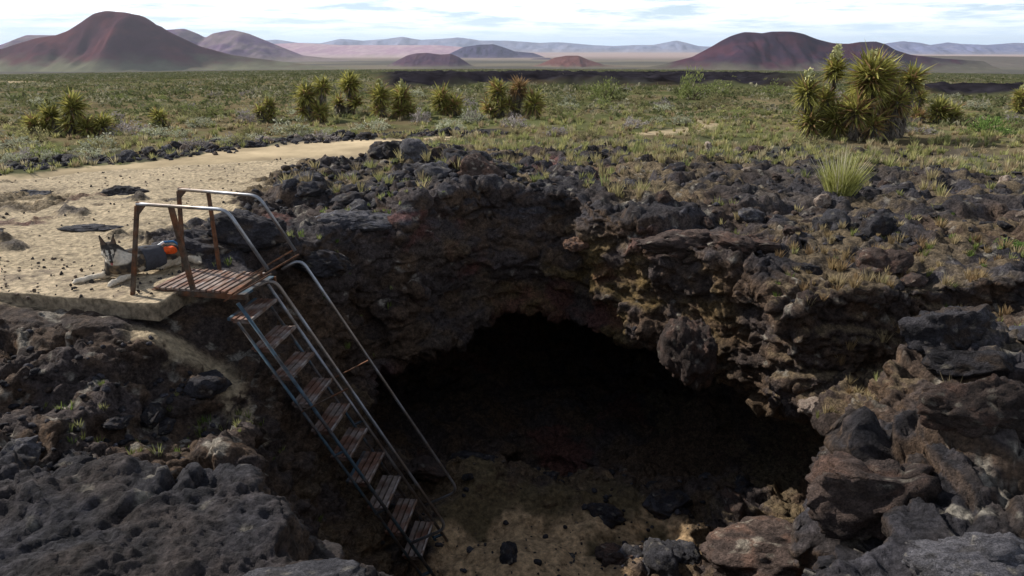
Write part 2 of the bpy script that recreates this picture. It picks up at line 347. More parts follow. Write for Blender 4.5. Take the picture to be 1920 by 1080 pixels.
def smin(a, b, k):
    h = np.clip(.5 + .5 * (b - a) / k, 0, 1); return b * (1 - h) + a * h - k * h * (1 - h)
for k, z in enumerate(zs):
    if z > -.0: dp = DT
    elif z > -1.5: t = -z / 1.5; dp = DT * (1 - t) + DM * t
    elif z > -3.0: t = (-z - 1.5) / 1.5; dp = DM * (1 - t) + DB * t
    else: dp = DB
    n = .20 * fbm(GX * 1.3, GY * 1.3, np.full_like(GX, z * 2.2), 3, 7) + .05
    dp = dp + n
    ln_ = (GX - LA[0]) * LN[0] + (GY - LA[1]) * LN[1] + (z - LA[2]) * LN[2]; lt_ = (GX - LA[0]) * LD[0] + (GY - LA[1]) * LD[1] + (z - LA[2]) * LD[2]; lc_ = (GX - LA[0]) * .1127 + (GY - LA[1]) * .9936
    dp = smin(dp, np.maximum(np.maximum(-.42 - ln_, -.05 - lt_), np.maximum(np.abs(lc_ - .3) - .95, lt_ - 4.0)) + n * .3, .25)
    for (c, s) in ELL:
        q = np.sqrt(((GX - c[0]) / s[0]) ** 2 + ((GY - c[1]) / s[1]) ** 2 + ((z - c[2]) / s[2]) ** 2)
        dp = smin(dp, (q - 1) * min(s) + n * .8, .18)
    void = np.maximum(dp, FL - z)
    F3[:, :, k] = np.maximum(z - HH, -void)

def surface_nets(F):
    S = F < 0; nx, ny, nz = F.shape
    c = np.zeros((nx - 1, ny - 1, nz - 1), np.uint8)
    for a in (0, 1):
        for b in (0, 1):
            for d in (0, 1): c += S[a:nx - 1 + a, b:ny - 1 + b, d:nz - 1 + d]
    act = (c > 0) & (c < 8); idx = np.argwhere(act); I = np.full(act.shape, -1, np.int32); I[act] = np.arange(len(idx))
    acc = np.zeros((len(idx), 3), np.float32); cnt = np.zeros(len(idx), np.float32)
    i, j, k = idx.T
    for a in (0, 1, 2):
        oth = [q for q in (0, 1, 2) if q != a]
        for u in (0, 1):
            for v in (0, 1):
                o0 = [0, 0, 0]; o0[oth[0]] = u; o0[oth[1]] = v; o1 = list(o0); o1[a] = 1
                f0 = F[i + o0[0], j + o0[1], k + o0[2]]; f1 = F[i + o1[0], j + o1[1], k + o1[2]]
                m = (f0 < 0) != (f1 < 0); t = np.where(m, f0 / np.where(m, f0 - f1, 1), 0)
                for q in range(3):
                    acc[:, q] += np.where(m, (o0[q] + (t if q == a else 0)), 0)
                cnt += m
    P = idx + acc / cnt[:, None]
    quads = []
    for a in (0, 1, 2):
        b, c2 = [(1, 2), (2, 0), (0, 1)][a]
        sl0 = [slice(None)] * 3; sl1 = [slice(None)] * 3; sl0[a] = slice(0, -1); sl1[a] = slice(1, None)
        ch = S[tuple(sl0)] != S[tuple(sl1)]
        e = np.argwhere(ch); 
        lim = [nx - 1, ny - 1, nz - 1]
        ok = (e[:, b] > 0) & (e[:, c2] > 0) & (e[:, b] < lim[b]) & (e[:, c2] < lim[c2]); e = e[ok]
        def cc(db, dc):
            q = e.copy(); q[:, b] += db; q[:, c2] += dc; return I[q[:, 0], q[:, 1], q[:, 2]]
        Q = np.stack([cc(-1, -1), cc(0, -1), cc(0, 0), cc(-1, 0)], 1)
        fl = S[e[:, 0], e[:, 1], e[:, 2]]
        Q[~fl] = Q[~fl][:, ::-1]
        quads.append(Q)
    return P, np.concatenate(quads)
def vnormals(V, Q):
    d1 = V[Q[:, 2]] - V[Q[:, 0]]; d2 = V[Q[:, -1]] - V[Q[:, 1]]
    n = np.cross(d1, d2); N_ = np.zeros_like(V)
    for k in range(Q.shape[1]):
        for a in range(3): N_[:, a] += np.bincount(Q[:, k], n[:, a], len(V))
    return N_ / (np.linalg.norm(N_, axis=1, keepdims=True) + 1e-12)
def smooth_v(V, Q, it=1, lam=.5):
    for _ in range(it):
        A = np.zeros_like(V); c = np.zeros(len(V))
        for k in range(4):
            a = Q[:, k]
            for b in (Q[:, (k + 1) % 4], Q[:, (k + 3) % 4]):
                for q in range(3): A[:, q] += np.bincount(a, V[b, q], len(V))
                c += np.bincount(a, minlength=len(V))
        m = c > 0
        V = V.copy(); V[m] = V[m] * (1 - lam) + lam * A[m] / c[m, None]
    return V
def subdiv(V, Q):
    n = len(V); E = np.concatenate([np.stack([Q[:, k], Q[:, (k + 1) % 4]], 1) for k in range(4)])
    E.sort(axis=1); key = E[:, 0].astype(np.int64) * n + E[:, 1]
    u, inv = np.unique(key, return_inverse=True); a = u // n; b = u % n
    mid = (V[a] + V[b]) / 2; fc = V[Q].mean(1); m = len(Q)
    e = [inv[k * m:(k + 1) * m] + n for k in range(4)]; c = np.arange(m) + n + len(u)
    Q2 = np.concatenate([np.stack([Q[:, k], e[k], c, e[(k + 3) % 4]], 1) for k in range(4)])
    return np.concatenate([V, mid, fc]), Q2
P, Q = surface_nets(F3); del F3
lr = math.log(R0) + P[:, 0] * (math.log(R1) - math.log(R0)) / (NR - 1); th = -TH + P[:, 1] * 2 * TH / (NT - 1)
V = np.stack([np.exp(lr) * np.sin(th), np.exp(lr) * np.cos(th), Z0 + P[:, 2] * (Z1 - Z0) / (NZ - 1)], 1).astype(np.float32)
V = smooth_v(V, Q, 2)
V, Q = subdiv(V, Q)
print('near verts', len(V), 'quads', len(Q), time.time() - T0)
NV = vnormals(V, Q)
if np.mean(NV[:, 2]) < 0: Q = Q[:, ::-1].copy(); NV = -NV

def sandmask(x, y, z=None):
    n = .35 * fbm(x * 1.2, y * 1.2, 0 * x, 4, 50) + .12 * fbm(x * 5, y * 5, 0 * x, 3, 51)
    r = np.hypot(x, y)
    m = 1 - sst(-.06, .10, pdist(PATH, x, y) + n * np.where(y < 8.2, .45, 1.0))
    # dark rock poking through the sand
    m = m * (1 - .9 * sst(.30, .50, fbm(x * .8 + 9, y * 1.3, 0 * x, 4, 53)) * sst(8, 9, y) * (1 - sst(13, 15, y)) * (1 - sst(-6.0, -4.6, x)))
    m = m * (1 - .85 * sst(-.05, .25, fbm(x * 1.3 + 2, y * 2.2, 0 * x, 4, 57) - .5 * (x + 7.6)) * sst(7.8, 8.6, y) * (1 - sst(11.5, 13, y)))
    if z is not None:
        m = m * sst(-.2, -.1, z)
        ch = 1 - sst(.05, .22, ldist(CHUTE, x, y) + .1 * n)
        m = np.maximum(m, ch * .85 * (z > -1.9) * (z < -.1))
        fl = (1 - sst(-.1, .35, pdist(FLOORSAND, x, y) + 1.6 * n)) * (z < -2.3)
        m = np.maximum(m, fl * .9)
    return m
def rockcolor(x, y, z, nx, ny, nz):
    """real surface colours: charcoal and blue grey lava tops, brown and ochre broken faces, sand, soil"""
    n = len(x); C = np.empty((n, 3), np.float32)
    a = sst(-.5, .5, fbm(x * 1.1, y * 1.1, z * 1.6, 4, 60))[:, None]; b = sst(-.25, .45, fbm(x * 3.1, y * 3.1, z * 4, 4, 61))[:, None]
    C[:] = np.array([.027, .025, .028]); C = C * (1 - a) + a * np.array([.056, .052, .058]); C = C * (1 - .55 * b) + .55 * b * np.array([.060, .045, .036])
    br = (sst(.05, .6, fbm(x * .7, y * .7, z * .9, 4, 62)) * .65)[:, None]
    right = sst(1.4, 2.4, x)[:, None] * sst(0, 1, 12 - y)[:, None]; pit = (1 - sst(-.3, .1, z) * sst(.2, .6, nz))[:, None]
    k = np.clip(br * (.5 + .6 * right) + pit * (.35 + .45 * b), 0, 1)
    C = C * (1 - k) + k * np.array([.100, .064, .040])
    # ochre undersides of the arch, reddish streaks
    oc = sst(-.1, .35, fbm(x * 1.6 + 3, y * 1.6, z * 2, 4, 63)) * np.exp(-((x - 1.5) / 1.9) ** 2) * sst(-2.4, -1.9, z) * (1 - sst(-.5, .0, z)) * sst(7.5, 8.5, y)
    C = C * (1 - .8 * oc[:, None]) + .8 * oc[:, None] * np.array([.15, .10, .035])
    rd = sst(.2, .5, fbm(x * 1.1 + 7, y * 1.1, z * 1.4, 4, 64)) * (z < .2) * sst(8.5, 9.5, y) * (x < 2.5)
    C = C * (1 - .6 * rd[:, None]) + .6 * rd[:, None] * np.array([.13, .05, .04])
    # yellow brown dust and rubble in the lower left of the pit and on the floor edges
    yl = sst(-.15, .3, fbm(x * 2.2, y * 2.2, z * 2.2, 4, 65)) * (1 - sst(-2.1, -1.5, z)) * (y < 8.5)
    C = C * (1 - .7 * yl[:, None]) + .7 * yl[:, None] * np.array([.13, .090, .050])
    # soil and dry growth between the rocks above the rim and on the right bank
    soil = sst(.0, .3, fbm(x * .9 + 4, y * .6, 0 * x, 4, 66)) * sst(.55, .8, nz) * (z > -.3) * sst(10.2, 11.2, y)
    soil = soil * (1 - .8 * sst(3.2, 4.6, x) * (1 - sst(14.5, 16, y)))
    soil = np.maximum(soil, sst(.1, .4, fbm(x * 1.6 + 4, y * 1.4, 0 * x, 4, 67) + .9 * np.exp(-((x - 4.3) / 1.0) ** 2 - ((y - 6.5) / 1.3) ** 2)) * (x > 2.6) * (y > 4.2) * sst(.5, .8, nz) * .8)
    C = C * (1 - .8 * soil[:, None]) + .8 * soil[:, None] * np.array([.17, .125, .070])
    # pale lichen and caliche
    li = sst(.62, .78, fbm(x * 6.5, y * 6.5, z * 7, 3, 68) + .35 * np.exp(-((x - 2.9) / .7) ** 2 - ((y - 6.3) / .8) ** 2) + .2 * (x < -1) * (y < 7)* (z<.5)) * sst(.1, .5, nz) * (z > -1.2)
    C = C * (1 - .7 * li[:, None]) + .7 * li[:, None] * np.array([.30, .27, .22])
    m = sandmask(x, y, z) * sst(.25, .6, nz)
    sn = (.7 * fbm(x * 1.6, y * 2.2, 0 * x, 5, 69, .65) - .9 * sst(.35, .6, fbm(x * 9, y * 9, 0 * x, 3, 71)))[:, None]
    sand = np.array([.45, .355, .225]) * (1 + .22 * sn)
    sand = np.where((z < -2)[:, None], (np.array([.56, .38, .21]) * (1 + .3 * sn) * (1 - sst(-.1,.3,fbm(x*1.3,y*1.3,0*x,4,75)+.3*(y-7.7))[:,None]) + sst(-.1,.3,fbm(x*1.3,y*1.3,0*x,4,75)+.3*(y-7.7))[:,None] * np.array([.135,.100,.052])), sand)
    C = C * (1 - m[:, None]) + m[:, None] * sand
    return C
sm = sandmask(V[:, 0], V[:, 1], V[:, 2]) * sst(.3, .7, NV[:, 2])
rk = 1 - .93 * sm
x, y, z = V.T; wxp = .25 * fbm(x * 2, y * 2, z * 2, 2, 80); wyp = .25 * fbm(x * 2, y * 2, z * 2, 2, 81)
disp = np.zeros(len(V), np.float32)
for (s, amp, cr, zsq) in ((1.3, .13, .05, 1.5), (3.2, .062, .035, 1.5), (8.5, .030, .022, 1.3)):
    f1, f2, cid = cell((x + wxp) * s, (y + wyp) * s, z * s * zsq, int(s * 10))
    disp += amp * (cid - .5) * sst(0, .12, f2 - f1) * 1.7 + amp * (.55 - f1) * .35 - cr * .8 * (1 - sst(0, .10, f2 - f1))
disp += .045 * fbm(x * 9, y * 9, z * 11, 4, 90, .6) + .09 * (.5 - np.abs(fbm(x * 2.6, y * 2.6, z * 3.4, 4, 91, .55)))
r_ = np.hypot(x, y)
# smooth hummocky top on the near ledges so they read as flow crust
ledge = (1 - sst(2.3, 3.0, r_)) * (z > .6); disp = disp * (1 - .84 * ledge) + ledge * (.017 * fbm(x * 28, y * 28, z * 28, 3, 95, .6) + .03 * fbm(x * 4, y * 7, z * 6, 3, 96))
disp = disp * rk + (1 - rk) * .03 * fbm(x * 2.2, y * 2.6, z * 3, 5, 92, .6)
# less relief under the slab and stair feet
disp *= (.25 + .75 * sst(.1, .6, np.hypot((x + 4.4) / 1.3, (y - 7.2) / .7) - 1))
V = V + NV * disp[:, None]
V = V.astype(np.float32)
NV = vnormals(V, Q)
near_col = rockcolor(V[:, 0], V[:, 1], V[:, 2], NV[:, 0], NV[:, 1], NV[:, 2])
ground = npmesh('rocky_ground', V, Q, M_ROCK, col=near_col, alpha=1 - .8 * sm); tag(ground, kind='structure')
ground['label'] = 'black and brown lava rock ground with a sunken pit and cave mouth'
print('near built', time.time() - T0)
near_bvh = BVHTree.FromPolygons(V.tolist(), Q.tolist(), epsilon=0.0)
print('bvh', time.time() - T0)

# ------------------------------------------------------------------ far ground, one sheet to the horizon
ra = np.concatenate([np.linspace(.02, 1.0, 5), np.exp(np.linspace(math.log(1.1), math.log(16.0), 40)), np.exp(np.linspace(math.log(16.3), math.log(70), 230)), np.exp(np.linspace(math.log(71), math.log(400), 130)), np.exp(np.linspace(math.log(410), math.log(45000), 90))])
ta = np.radians(np.concatenate([np.linspace(-180, -56.6, 40), np.linspace(-56.3, 56.3, 640), np.linspace(56.6, 180, 40)]))
RA, TA = np.meshgrid(ra, ta, indexing='ij'); FX = (RA * np.sin(TA)).ravel(); FY = (RA * np.cos(TA)).ravel()
FZ = H(FX, FY)
rr_ = np.hypot(FX, FY); smf = sandmask(FX, FY)
f1, f2, cid = cell(FX * 2.2, FY * 2.2, 0 * FX, 77)
rocky = (1 - smf) * (1 - sst(17, 22, rr_ + 3 * fbm(FX * .4, FY * .4, 0 * FX, 3, 78)))
FZ = FZ + rocky * (.16 * (cid - .4) * sst(0, .3, f2 - f1)) + (1 - smf) * .05 * fbm(FX * 1.5, FY * 1.5, 0 * FX, 3, 79) * (rr_ < 150)
fm = flow_mask(FX, FY, rr_, np.degrees(TA.ravel()))
FZ = FZ + fm * .6 * fbm(FX * .35, FY * .35, 0 * FX, 4, 82)
FZ = FZ - .16 * (1 - sst(16.3, 17.2, rr_))
ni, nj = RA.shape
ii, jj = np.meshgrid(np.arange(ni - 1), np.arange(nj - 1), indexing='ij'); ii = ii.ravel(); jj = jj.ravel()
FQ = np.stack([ii * nj + jj, (ii + 1) * nj + jj, (ii + 1) * nj + jj + 1, ii * nj + jj + 1], 1)
rc = RA[ii, jj]; tcn = np.abs(TA[ii, jj] + .001); rc2 = RA[ii + 1, jj]
keep = ~((rc > 1.05) & (rc2 < 15.4) & (tcn < math.radians(56.2)))
FQ = FQ[keep]
FQ = FQ[:, ::-1].copy()
FV = np.stack([FX, FY, FZ], 1)
# colours of the plain
def plaincolor(x, y, r, smf, rocky, fm):
    n1_ = fbm(x * .5, y * .5, 0 * x, 4, 100)[:, None]; n2_ = fbm(x * .06, y * .06, 0 * x, 4, 101)[:, None]; n3_ = fbm(x * .0016, y * .003, 0 * x, 4, 102)[:, None]
    soil = np.array([.17, .135, .075]) * (1 + .3 * n1_) ; gr = np.array([.105, .110, .048])
    g = sst(-.3, .4, n1_ + .5 * n2_)
    C = soil * (1 - g) + gr * g
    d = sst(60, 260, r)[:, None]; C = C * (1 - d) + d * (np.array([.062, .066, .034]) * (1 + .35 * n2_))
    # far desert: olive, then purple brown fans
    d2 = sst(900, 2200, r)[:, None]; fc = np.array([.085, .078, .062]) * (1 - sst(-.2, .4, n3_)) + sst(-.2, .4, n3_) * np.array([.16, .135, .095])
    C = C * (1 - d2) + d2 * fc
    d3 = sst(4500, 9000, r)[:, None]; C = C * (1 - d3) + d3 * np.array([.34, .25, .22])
    rocky = np.maximum(rocky, (1 - sst(.5, .9, ldist(EDGE, x, y) + .4 * n1_[:, 0])) * 1.25).clip(0, 1.25)
    rock = np.array([.050, .047, .050]) * (1 + .5 * n1_)
    C = C * (1 - rocky[:, None] * .75) + rocky[:, None] * .75 * rock
    C = C * (1 - fm[:, None]) + fm[:, None] * np.array([.020, .018, .022]) * (1 + .5 * n1_)
    sand = np.array([.45, .355, .225]) * (1 + .2 * fbm(x * 1.2, y * 2, 0 * x, 3, 69)[:, None])
    tr = (1 - sst(.15, .6, ldist([(4.2, 21.0), (5.6, 21.8), (6.8, 24.0), (6.6, 26)], x, y) + .3 * n1_[:, 0]))
    tr2 = (1 - sst(1.5, 4, ldist([(-118, 150), (-96, 140), (-88, 128)], x, y)))
    m = np.maximum(smf, np.maximum(tr * .8, tr2 * .8))[:, None]
    return C * (1 - m) + m * sand
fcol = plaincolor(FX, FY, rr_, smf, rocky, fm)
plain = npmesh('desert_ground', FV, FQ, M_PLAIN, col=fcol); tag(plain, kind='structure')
print('far', time.time() - T0)
def ground_z(x, y, default=None):
    r = near_bvh.ray_cast(Vector((x, y, 6)), Vector((0, 0, -1)))
    if r[0] is not None: return r[0].z
    return float(H(np.array([x]), np.array([y]))[0])

# ------------------------------------------------------------------ hills and ranges, real ridges at their distance
def hill(name, dist, prof, depth, base_z, cols, seed, gully=.12, label=None, nx_=220, ny_=70, mixf=.6):
    """prof: (lateral angle tan, elevation tan) of the crest; turned into metres at this distance"""
    p = np.array(prof, float); X0 = p[:, 0] * dist; Z0_ = p[:, 1] * dist + CAM_H
    xs = np.linspace(X0.min(), X0.max(), nx_); crest = np.interp(xs, X0, Z0_)
    k = np.array([.25, .5, .25])
    for _ in range(1): crest = np.convolve(np.pad(crest, 1, 'edge'), k, 'valid')
    ys = np.linspace(-1, 1, ny_); XX, YY = np.meshgrid(xs, ys)
    hgt = np.maximum(crest - base_z, 0)[None, :]; hm = hgt.max()
    edge = np.minimum(1, hgt / (hm * .25))
    dd = depth * (.35 + .65 * (hgt / hm))
    prof_y = np.clip(1 - np.abs(YY), 0, 1) ** 1.15
    gl = fbm(XX / (hm * .9), YY * depth / (hm * 2.4), 0 * XX, 5, seed)
    ZZ = base_z + hgt * np.clip(prof_y + gully * gl * np.sin(np.pi * np.clip(prof_y, 0, 1)) * edge, 0, 1.02) - 4 * (1 - prof_y) - 2
    WY = dist + YY * dd
    gx = XX * (WY / dist) ** .0; 
    Vh = np.stack([XX, WY, ZZ], -1).reshape(-1, 3)
    i, j = np.meshgrid(np.arange(ny_ - 1), np.arange(nx_ - 1), indexing='ij'); i = i.ravel(); j = j.ravel()
    Qh = np.stack([i * nx_ + j, i * nx_ + j + 1, (i + 1) * nx_ + j + 1, (i + 1) * nx_ + j], 1)
    e = ((ZZ - base_z) / hm).ravel(); nn = fbm(XX.ravel() / hm * 2.2, YY.ravel() * 3.0 + e * 3, 0 * e, 6, seed + 3, .62)
    c0, c1, c2 = (np.array(c) for c in cols)
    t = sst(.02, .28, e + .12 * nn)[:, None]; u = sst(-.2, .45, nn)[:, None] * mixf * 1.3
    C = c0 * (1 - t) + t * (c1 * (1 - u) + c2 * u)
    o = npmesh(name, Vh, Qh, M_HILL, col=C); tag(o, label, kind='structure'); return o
_f = 1280 / math.cos(math.radians(19.57))
def px(L_):   # crest given as (lateral, vertical) angles measured on the photograph
    o_ = []
    for a, b in L_: o_.append(((a - 960) / 1280 / 1.0606 * 1.0, (85 - b) / 1280 / 1.0606 / 1.0606 * 1.0 * 1.06))
    return o_
LAV = (.40, .30, .32)
hill('cinder_cone', 3000, px([(-330,124),(-150,112),(-60,98),(0,90),(40,79),(75,70),(108,66),(135,57),(162,42),(190,25),(212,21),(248,26),(272,34),(325,62),(375,85),(435,101),(520,112),(600,121),(700,127),(760,133)]), 380, -92, ((.15,.145,.095),(.070,.032,.042),(.112,.043,.047)), 201, .34, label='large red brown cinder cone at the left of the skyline')
hill('mountain_range', 5200, px([(-60,98),(0,84),(30,74),(55,66),(90,66),(130,66),(220,70),(300,58),(350,54),(372,62),(388,70),(402,63),(440,56),(470,64),(500,76),(530,88),(565,102),(640,110),(700,119)]), 700, -106, ((.20,.16,.14),(.14,.09,.15),(.22,.17,.17)), 220, .3, label='purple hills behind the left cinder cone')
hill('desert_rise', 8500, px([(300,95),(450,84),(560,80),(640,84),(720,84),(820,84),(900,90),(960,96),(1040,101),(1150,104),(1300,108),(1380,112)]), 1600, -118, ((.36,.28,.26),(.36,.24,.29),(.44,.33,.34)), 230, .08, label='broad pinkish desert rise in the far middle')
hill('cinder_cone', 3500, px([(715,124),(740,113),(762,102),(780,98),(800,97),(825,100),(845,99),(860,105),(880,118),(895,124)]), 220, -96, ((.13,.11,.09),(.075,.042,.070),(.10,.055,.07)), 240, label='small dark purple cinder cone left of the middle')
hill('cinder_cone', 3400, px([(985,125),(1015,117),(1040,106),(1062,102),(1085,102),(1105,110),(1135,119),(1170,121),(1205,125)]), 210, -95, ((.15,.12,.09),(.13,.060,.055),(.17,.08,.07)), 250, label='small reddish cinder cone right of the middle')
hill('mountain_range', 7200, px([(815,111),(850,96),(870,87),(900,83),(925,82),(945,88),(965,95),(1000,98),(1020,105),(1040,112)]), 400, -114, ((.10,.08,.12),(.045,.040,.085),(.06,.05,.10)), 260, .3, label='dark blue hill on the far middle rise')
hill('mountain_range', 6000, px([(955,117),(985,112),(1000,108),(1030,107),(1048,113),(1060,118)]), 200, -110, ((.10,.08,.10),(.055,.045,.075),(.07,.05,.08)), 262, .3, label='low dark hill beside the reddish cone')
hill('cinder_cone', 2600, px([(1140,134),(1190,127),(1245,118),(1300,104),(1330,88),(1350,76),(1370,66),(1392,59),(1410,60),(1425,62),(1445,58),(1480,58),(1505,63),(1530,72),(1560,79),(1590,80),(1612,77),(1640,77),(1660,82),(1680,92),(1710,100),(1760,106),(1850,112)]), 300, -80, ((.11,.10,.075),(.040,.025,.043),(.080,.032,.045)), 270, .3, label='dark double topped cinder cone at the right of the skyline')
hill('desert_rise', 3800, px([(1500,118),(1600,110),(1700,102),(1800,103),(1920,104),(2100,104),(2300,108)]), 900, -98, ((.12,.11,.08),(.11,.095,.08),(.13,.11,.09)), 280, .05, label='flat grey brown desert rise on the right')
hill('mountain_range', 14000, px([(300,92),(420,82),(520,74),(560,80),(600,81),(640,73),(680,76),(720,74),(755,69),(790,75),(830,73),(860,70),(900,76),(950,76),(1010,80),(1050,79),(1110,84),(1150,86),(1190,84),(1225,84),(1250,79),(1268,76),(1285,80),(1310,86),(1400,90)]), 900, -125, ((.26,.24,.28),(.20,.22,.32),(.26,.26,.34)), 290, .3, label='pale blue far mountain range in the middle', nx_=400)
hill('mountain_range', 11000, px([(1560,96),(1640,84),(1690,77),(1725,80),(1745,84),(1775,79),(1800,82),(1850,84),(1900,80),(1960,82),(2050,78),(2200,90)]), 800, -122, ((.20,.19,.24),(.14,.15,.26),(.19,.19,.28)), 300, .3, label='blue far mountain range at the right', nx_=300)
hz = MB(); hz.box((0, 9000, 35), 40000, 24000, 350)
mh = bpy.data.materials.new('haze'); mh.use_nodes = True; tq = mh.node_tree; tq.nodes.clear()
oq = tq.nodes.new('ShaderNodeOutputMaterial'); vq = tq.nodes.new('ShaderNodeVolumePrincipled')
vq.inputs['Color'].default_value = (.80, .88, 1.0, 1); vq.inputs['Density'].default_value = 2.9e-5; vq.inputs['Anisotropy'].default_value = 0.2
tq.links.new(vq.outputs[0], oq.inputs['Volume'])
hzo = hz.build('haze', mh); tag(hzo, kind='stuff')
print('hills', time.time() - T0)
# ------------------------------------------------------------------ loose lava rocks
def ico(sub):
    import bmesh
    bm = bmesh.new(); bmesh.ops.create_icosphere(bm, subdivisions=sub, radius=1)
    V_ = np.array([v.co[:] for v in bm.verts], np.float32); F_ = np.array([[v.index for v in f.verts] for f in bm.faces]); bm.free(); return V_, F_
ICOM = ico(4); ICO4 = ico(5); ICO3 = ico(3); ICO2 = ico(2)
def rock_shape(seed, geo, flat=.7, fine=1.0):
    rg = np.random.RandomState(seed); V_ = geo[0].copy()
    for _ in range(13):
        n = rg.normal(size=3); n /= np.linalg.norm(n); d = rg.uniform(.55, .86)
        e = V_ @ n - d; V_ -= np.where(e > 0, e, 0)[:, None] * n * .93
    V_ *= np.array([rg.uniform(.9, 1.25), rg.uniform(.75, 1.0), flat * rg.uniform(.8, 1.15)])
    nn = V_ / np.linalg.norm(V_, axis=1, keepdims=True); o = seed * 3.7
    a = V_ + o
    f1, f2, cid = cell(a[:, 0] * 2.4, a[:, 1] * 2.4, a[:, 2] * 3.2, seed)
    D = .16 * (cid - .5) * sst(0, .12, f2 - f1) - .05 * (1 - sst(0, .12, f2 - f1)) + .13 * fbm(a[:, 0] * 3, a[:, 1] * 3, a[:, 2] * 4, 6, seed, .66) * fine - .05 * sst(.35, .6, fbm(a[:, 0] * 7, a[:, 1] * 7, a[:, 2] * 7, 3, seed + 2))
    return (V_ + nn * D[:, None]).astype(np.float32)
ROCKTINT = {'dark': ((.026, .024, .027), (.056, .052, .057), (.052, .038, .030)), 'brown': ((.048, .035, .030), (.082, .058, .048), (.105, .064, .048)),
            'orange': ((.13, .075, .05), (.22, .13, .085), (.09, .06, .05)), 'ochre': ((.045, .038, .024), (.078, .064, .032), (.05, .045, .035)), 'pale': ((.26, .20, .16), (.38, .31, .25), (.18, .13, .1)), 'grey': ((.055, .053, .060), (.105, .10, .108), (.06, .055, .055))}
def rock_cols(V_, tint, seed):
    c0, c1, c2 = (np.array(c) for c in ROCKTINT[tint]); a = V_ + seed
    t = sst(-.35, .4, fbm(a[:, 0] * 2, a[:, 1] * 2, a[:, 2] * 3, 4, seed))[:, None]; u = sst(.1, .5, fbm(a[:, 0] * 3, a[:, 1] * 3, a[:, 2] * 3, 4, seed + 5))[:, None]
    C = c0 * (1 - t) + c1 * t; C = C * (1 - u) + c2 * u
    l = sst(.62, .75, fbm(a[:, 0] * 6, a[:, 1] * 6, a[:, 2] * 6, 3, seed + 9))[:, None] * .6
    return C * (1 - l) + l * np.array([.28, .25, .20])
def rock_mesh(name, seed, tint, geo=ICO3, flat=.7):
    V_ = rock_shape(seed, geo, flat); o = npmesh(name, V_, geo[1], M_BOULD, col=rock_cols(V_, tint, seed)); return o
RV = {}
for k_, (tint, n_) in enumerate((('dark', 8), ('brown', 4), ('grey', 3), ('pale', 2))):
    RV[tint] = []
    for q in range(n_):
        o = rock_mesh('lava_rock', 40 + k_ * 20 + q, tint, ICOM, .75); RV[tint].append(o.data); bpy.data.objects.remove(o)
rnd = random.Random(5)
def put_rock(x, y, s, tint, label, group, sink=.35, z=None):
    o = bpy.data.objects.new('lava_rock', rnd.choice(RV[tint])); COL.objects.link(o)
    gz = ground_z(x, y) if z is None else z
    o.location = (x, y, gz + s * (.55 - sink)); o.scale = (s * rnd.uniform(.85, 1.2), s * rnd.uniform(.8, 1.1), s * rnd.uniform(.7, 1.1))
    o.rotation_euler = (rnd.uniform(-.4, .4), rnd.uniform(-.4, .4), rnd.uniform(0, 6.28))
    tag(o, label, 'rock', group); return o
def along(line, t):
    P_ = [np.array(p, float) for p in line]; Ls = [np.linalg.norm(P_[i + 1] - P_[i]) for i in range(len(P_) - 1)]; s_ = t * sum(Ls)
    for i, l in enumerate(Ls):
        if s_ <= l or i == len(Ls) - 1: return P_[i] + (P_[i + 1] - P_[i]) * min(1, s_ / l)
        s_ -= l
def pit_d(x, y): return float(pdist(TOPP, np.array([x]), np.array([y]))[0])
for i in range(105):
    p = along(EDGE, rnd.random()); q = abs(rnd.gauss(0, .45))
    put_rock(p[0] - q * .4 + rnd.uniform(-.2, .2), p[1] - .45 + q, rnd.choice([.1, .12, .15, .19, .24]), rnd.choice(['dark'] * 5 + ['grey', 'pale']), 'jagged dark lava rock lying along the far edge of the sandy path', 'dark rocks lining the far edge of the path')
for i in range(65):
    x = rnd.uniform(-4.3, -.2); y = 10.0 + rnd.random() ** 1.2 * 5.2
    if x < -3.9 + max(0, (y - 12)) * .35 or pit_d(x, y) < .25: continue
    put_rock(x, y, rnd.choice([.12, .16, .2, .26, .34]), rnd.choice(['dark'] * 6 + ['brown', 'grey']), 'rough black lava rock heaped on the mound between sandy path and pit', 'black rocks heaped on the mound behind the pit')
for i in range(46):
    x = rnd.uniform(-.3, 7); y = rnd.uniform(11.0, 17.5)
    put_rock(x, y, rnd.choice([.08, .1, .14, .18, .24]), rnd.choice(['dark'] * 5 + ['brown', 'grey', 'grey', 'pale']), 'dark lava rock among dry grass behind the cave roof', 'rocks among dry grass behind the cave roof')
for i in range(45):
    x = rnd.uniform(4.5, 11); y = rnd.uniform(8, 15.5)
    put_rock(x, y, rnd.choice([.06, .08, .11, .15]), rnd.choice(['dark'] * 4 + ['grey', 'brown', 'pale']), 'small lava rock scattered on the black flat right of the pit', 'small rocks scattered right of the pit')
for i in range(40):
    x = rnd.uniform(1.2, 5.2); y = rnd.uniform(4.2, 10)
    if pit_d(x, y) < .15 or pit_d(x, y) > 2.6: continue
    put_rock(x, y, rnd.choice([.1, .14, .18, .24, .3]), rnd.choice(['dark'] * 3 + ['brown'] * 3 + ['grey']), 'angular brown and grey lava block on the right bank above the cave', 'broken blocks on the right bank')
for i in range(26):
    x = rnd.uniform(-6, -3.0); y = rnd.uniform(4.2, 6.1)
    put_rock(x, y, rnd.choice([.08, .11, .15, .2, .26]), rnd.choice(['dark'] * 5 + ['grey']), 'dark lava rock on the slope below the concrete slab', 'rocks on the slope below the slab')
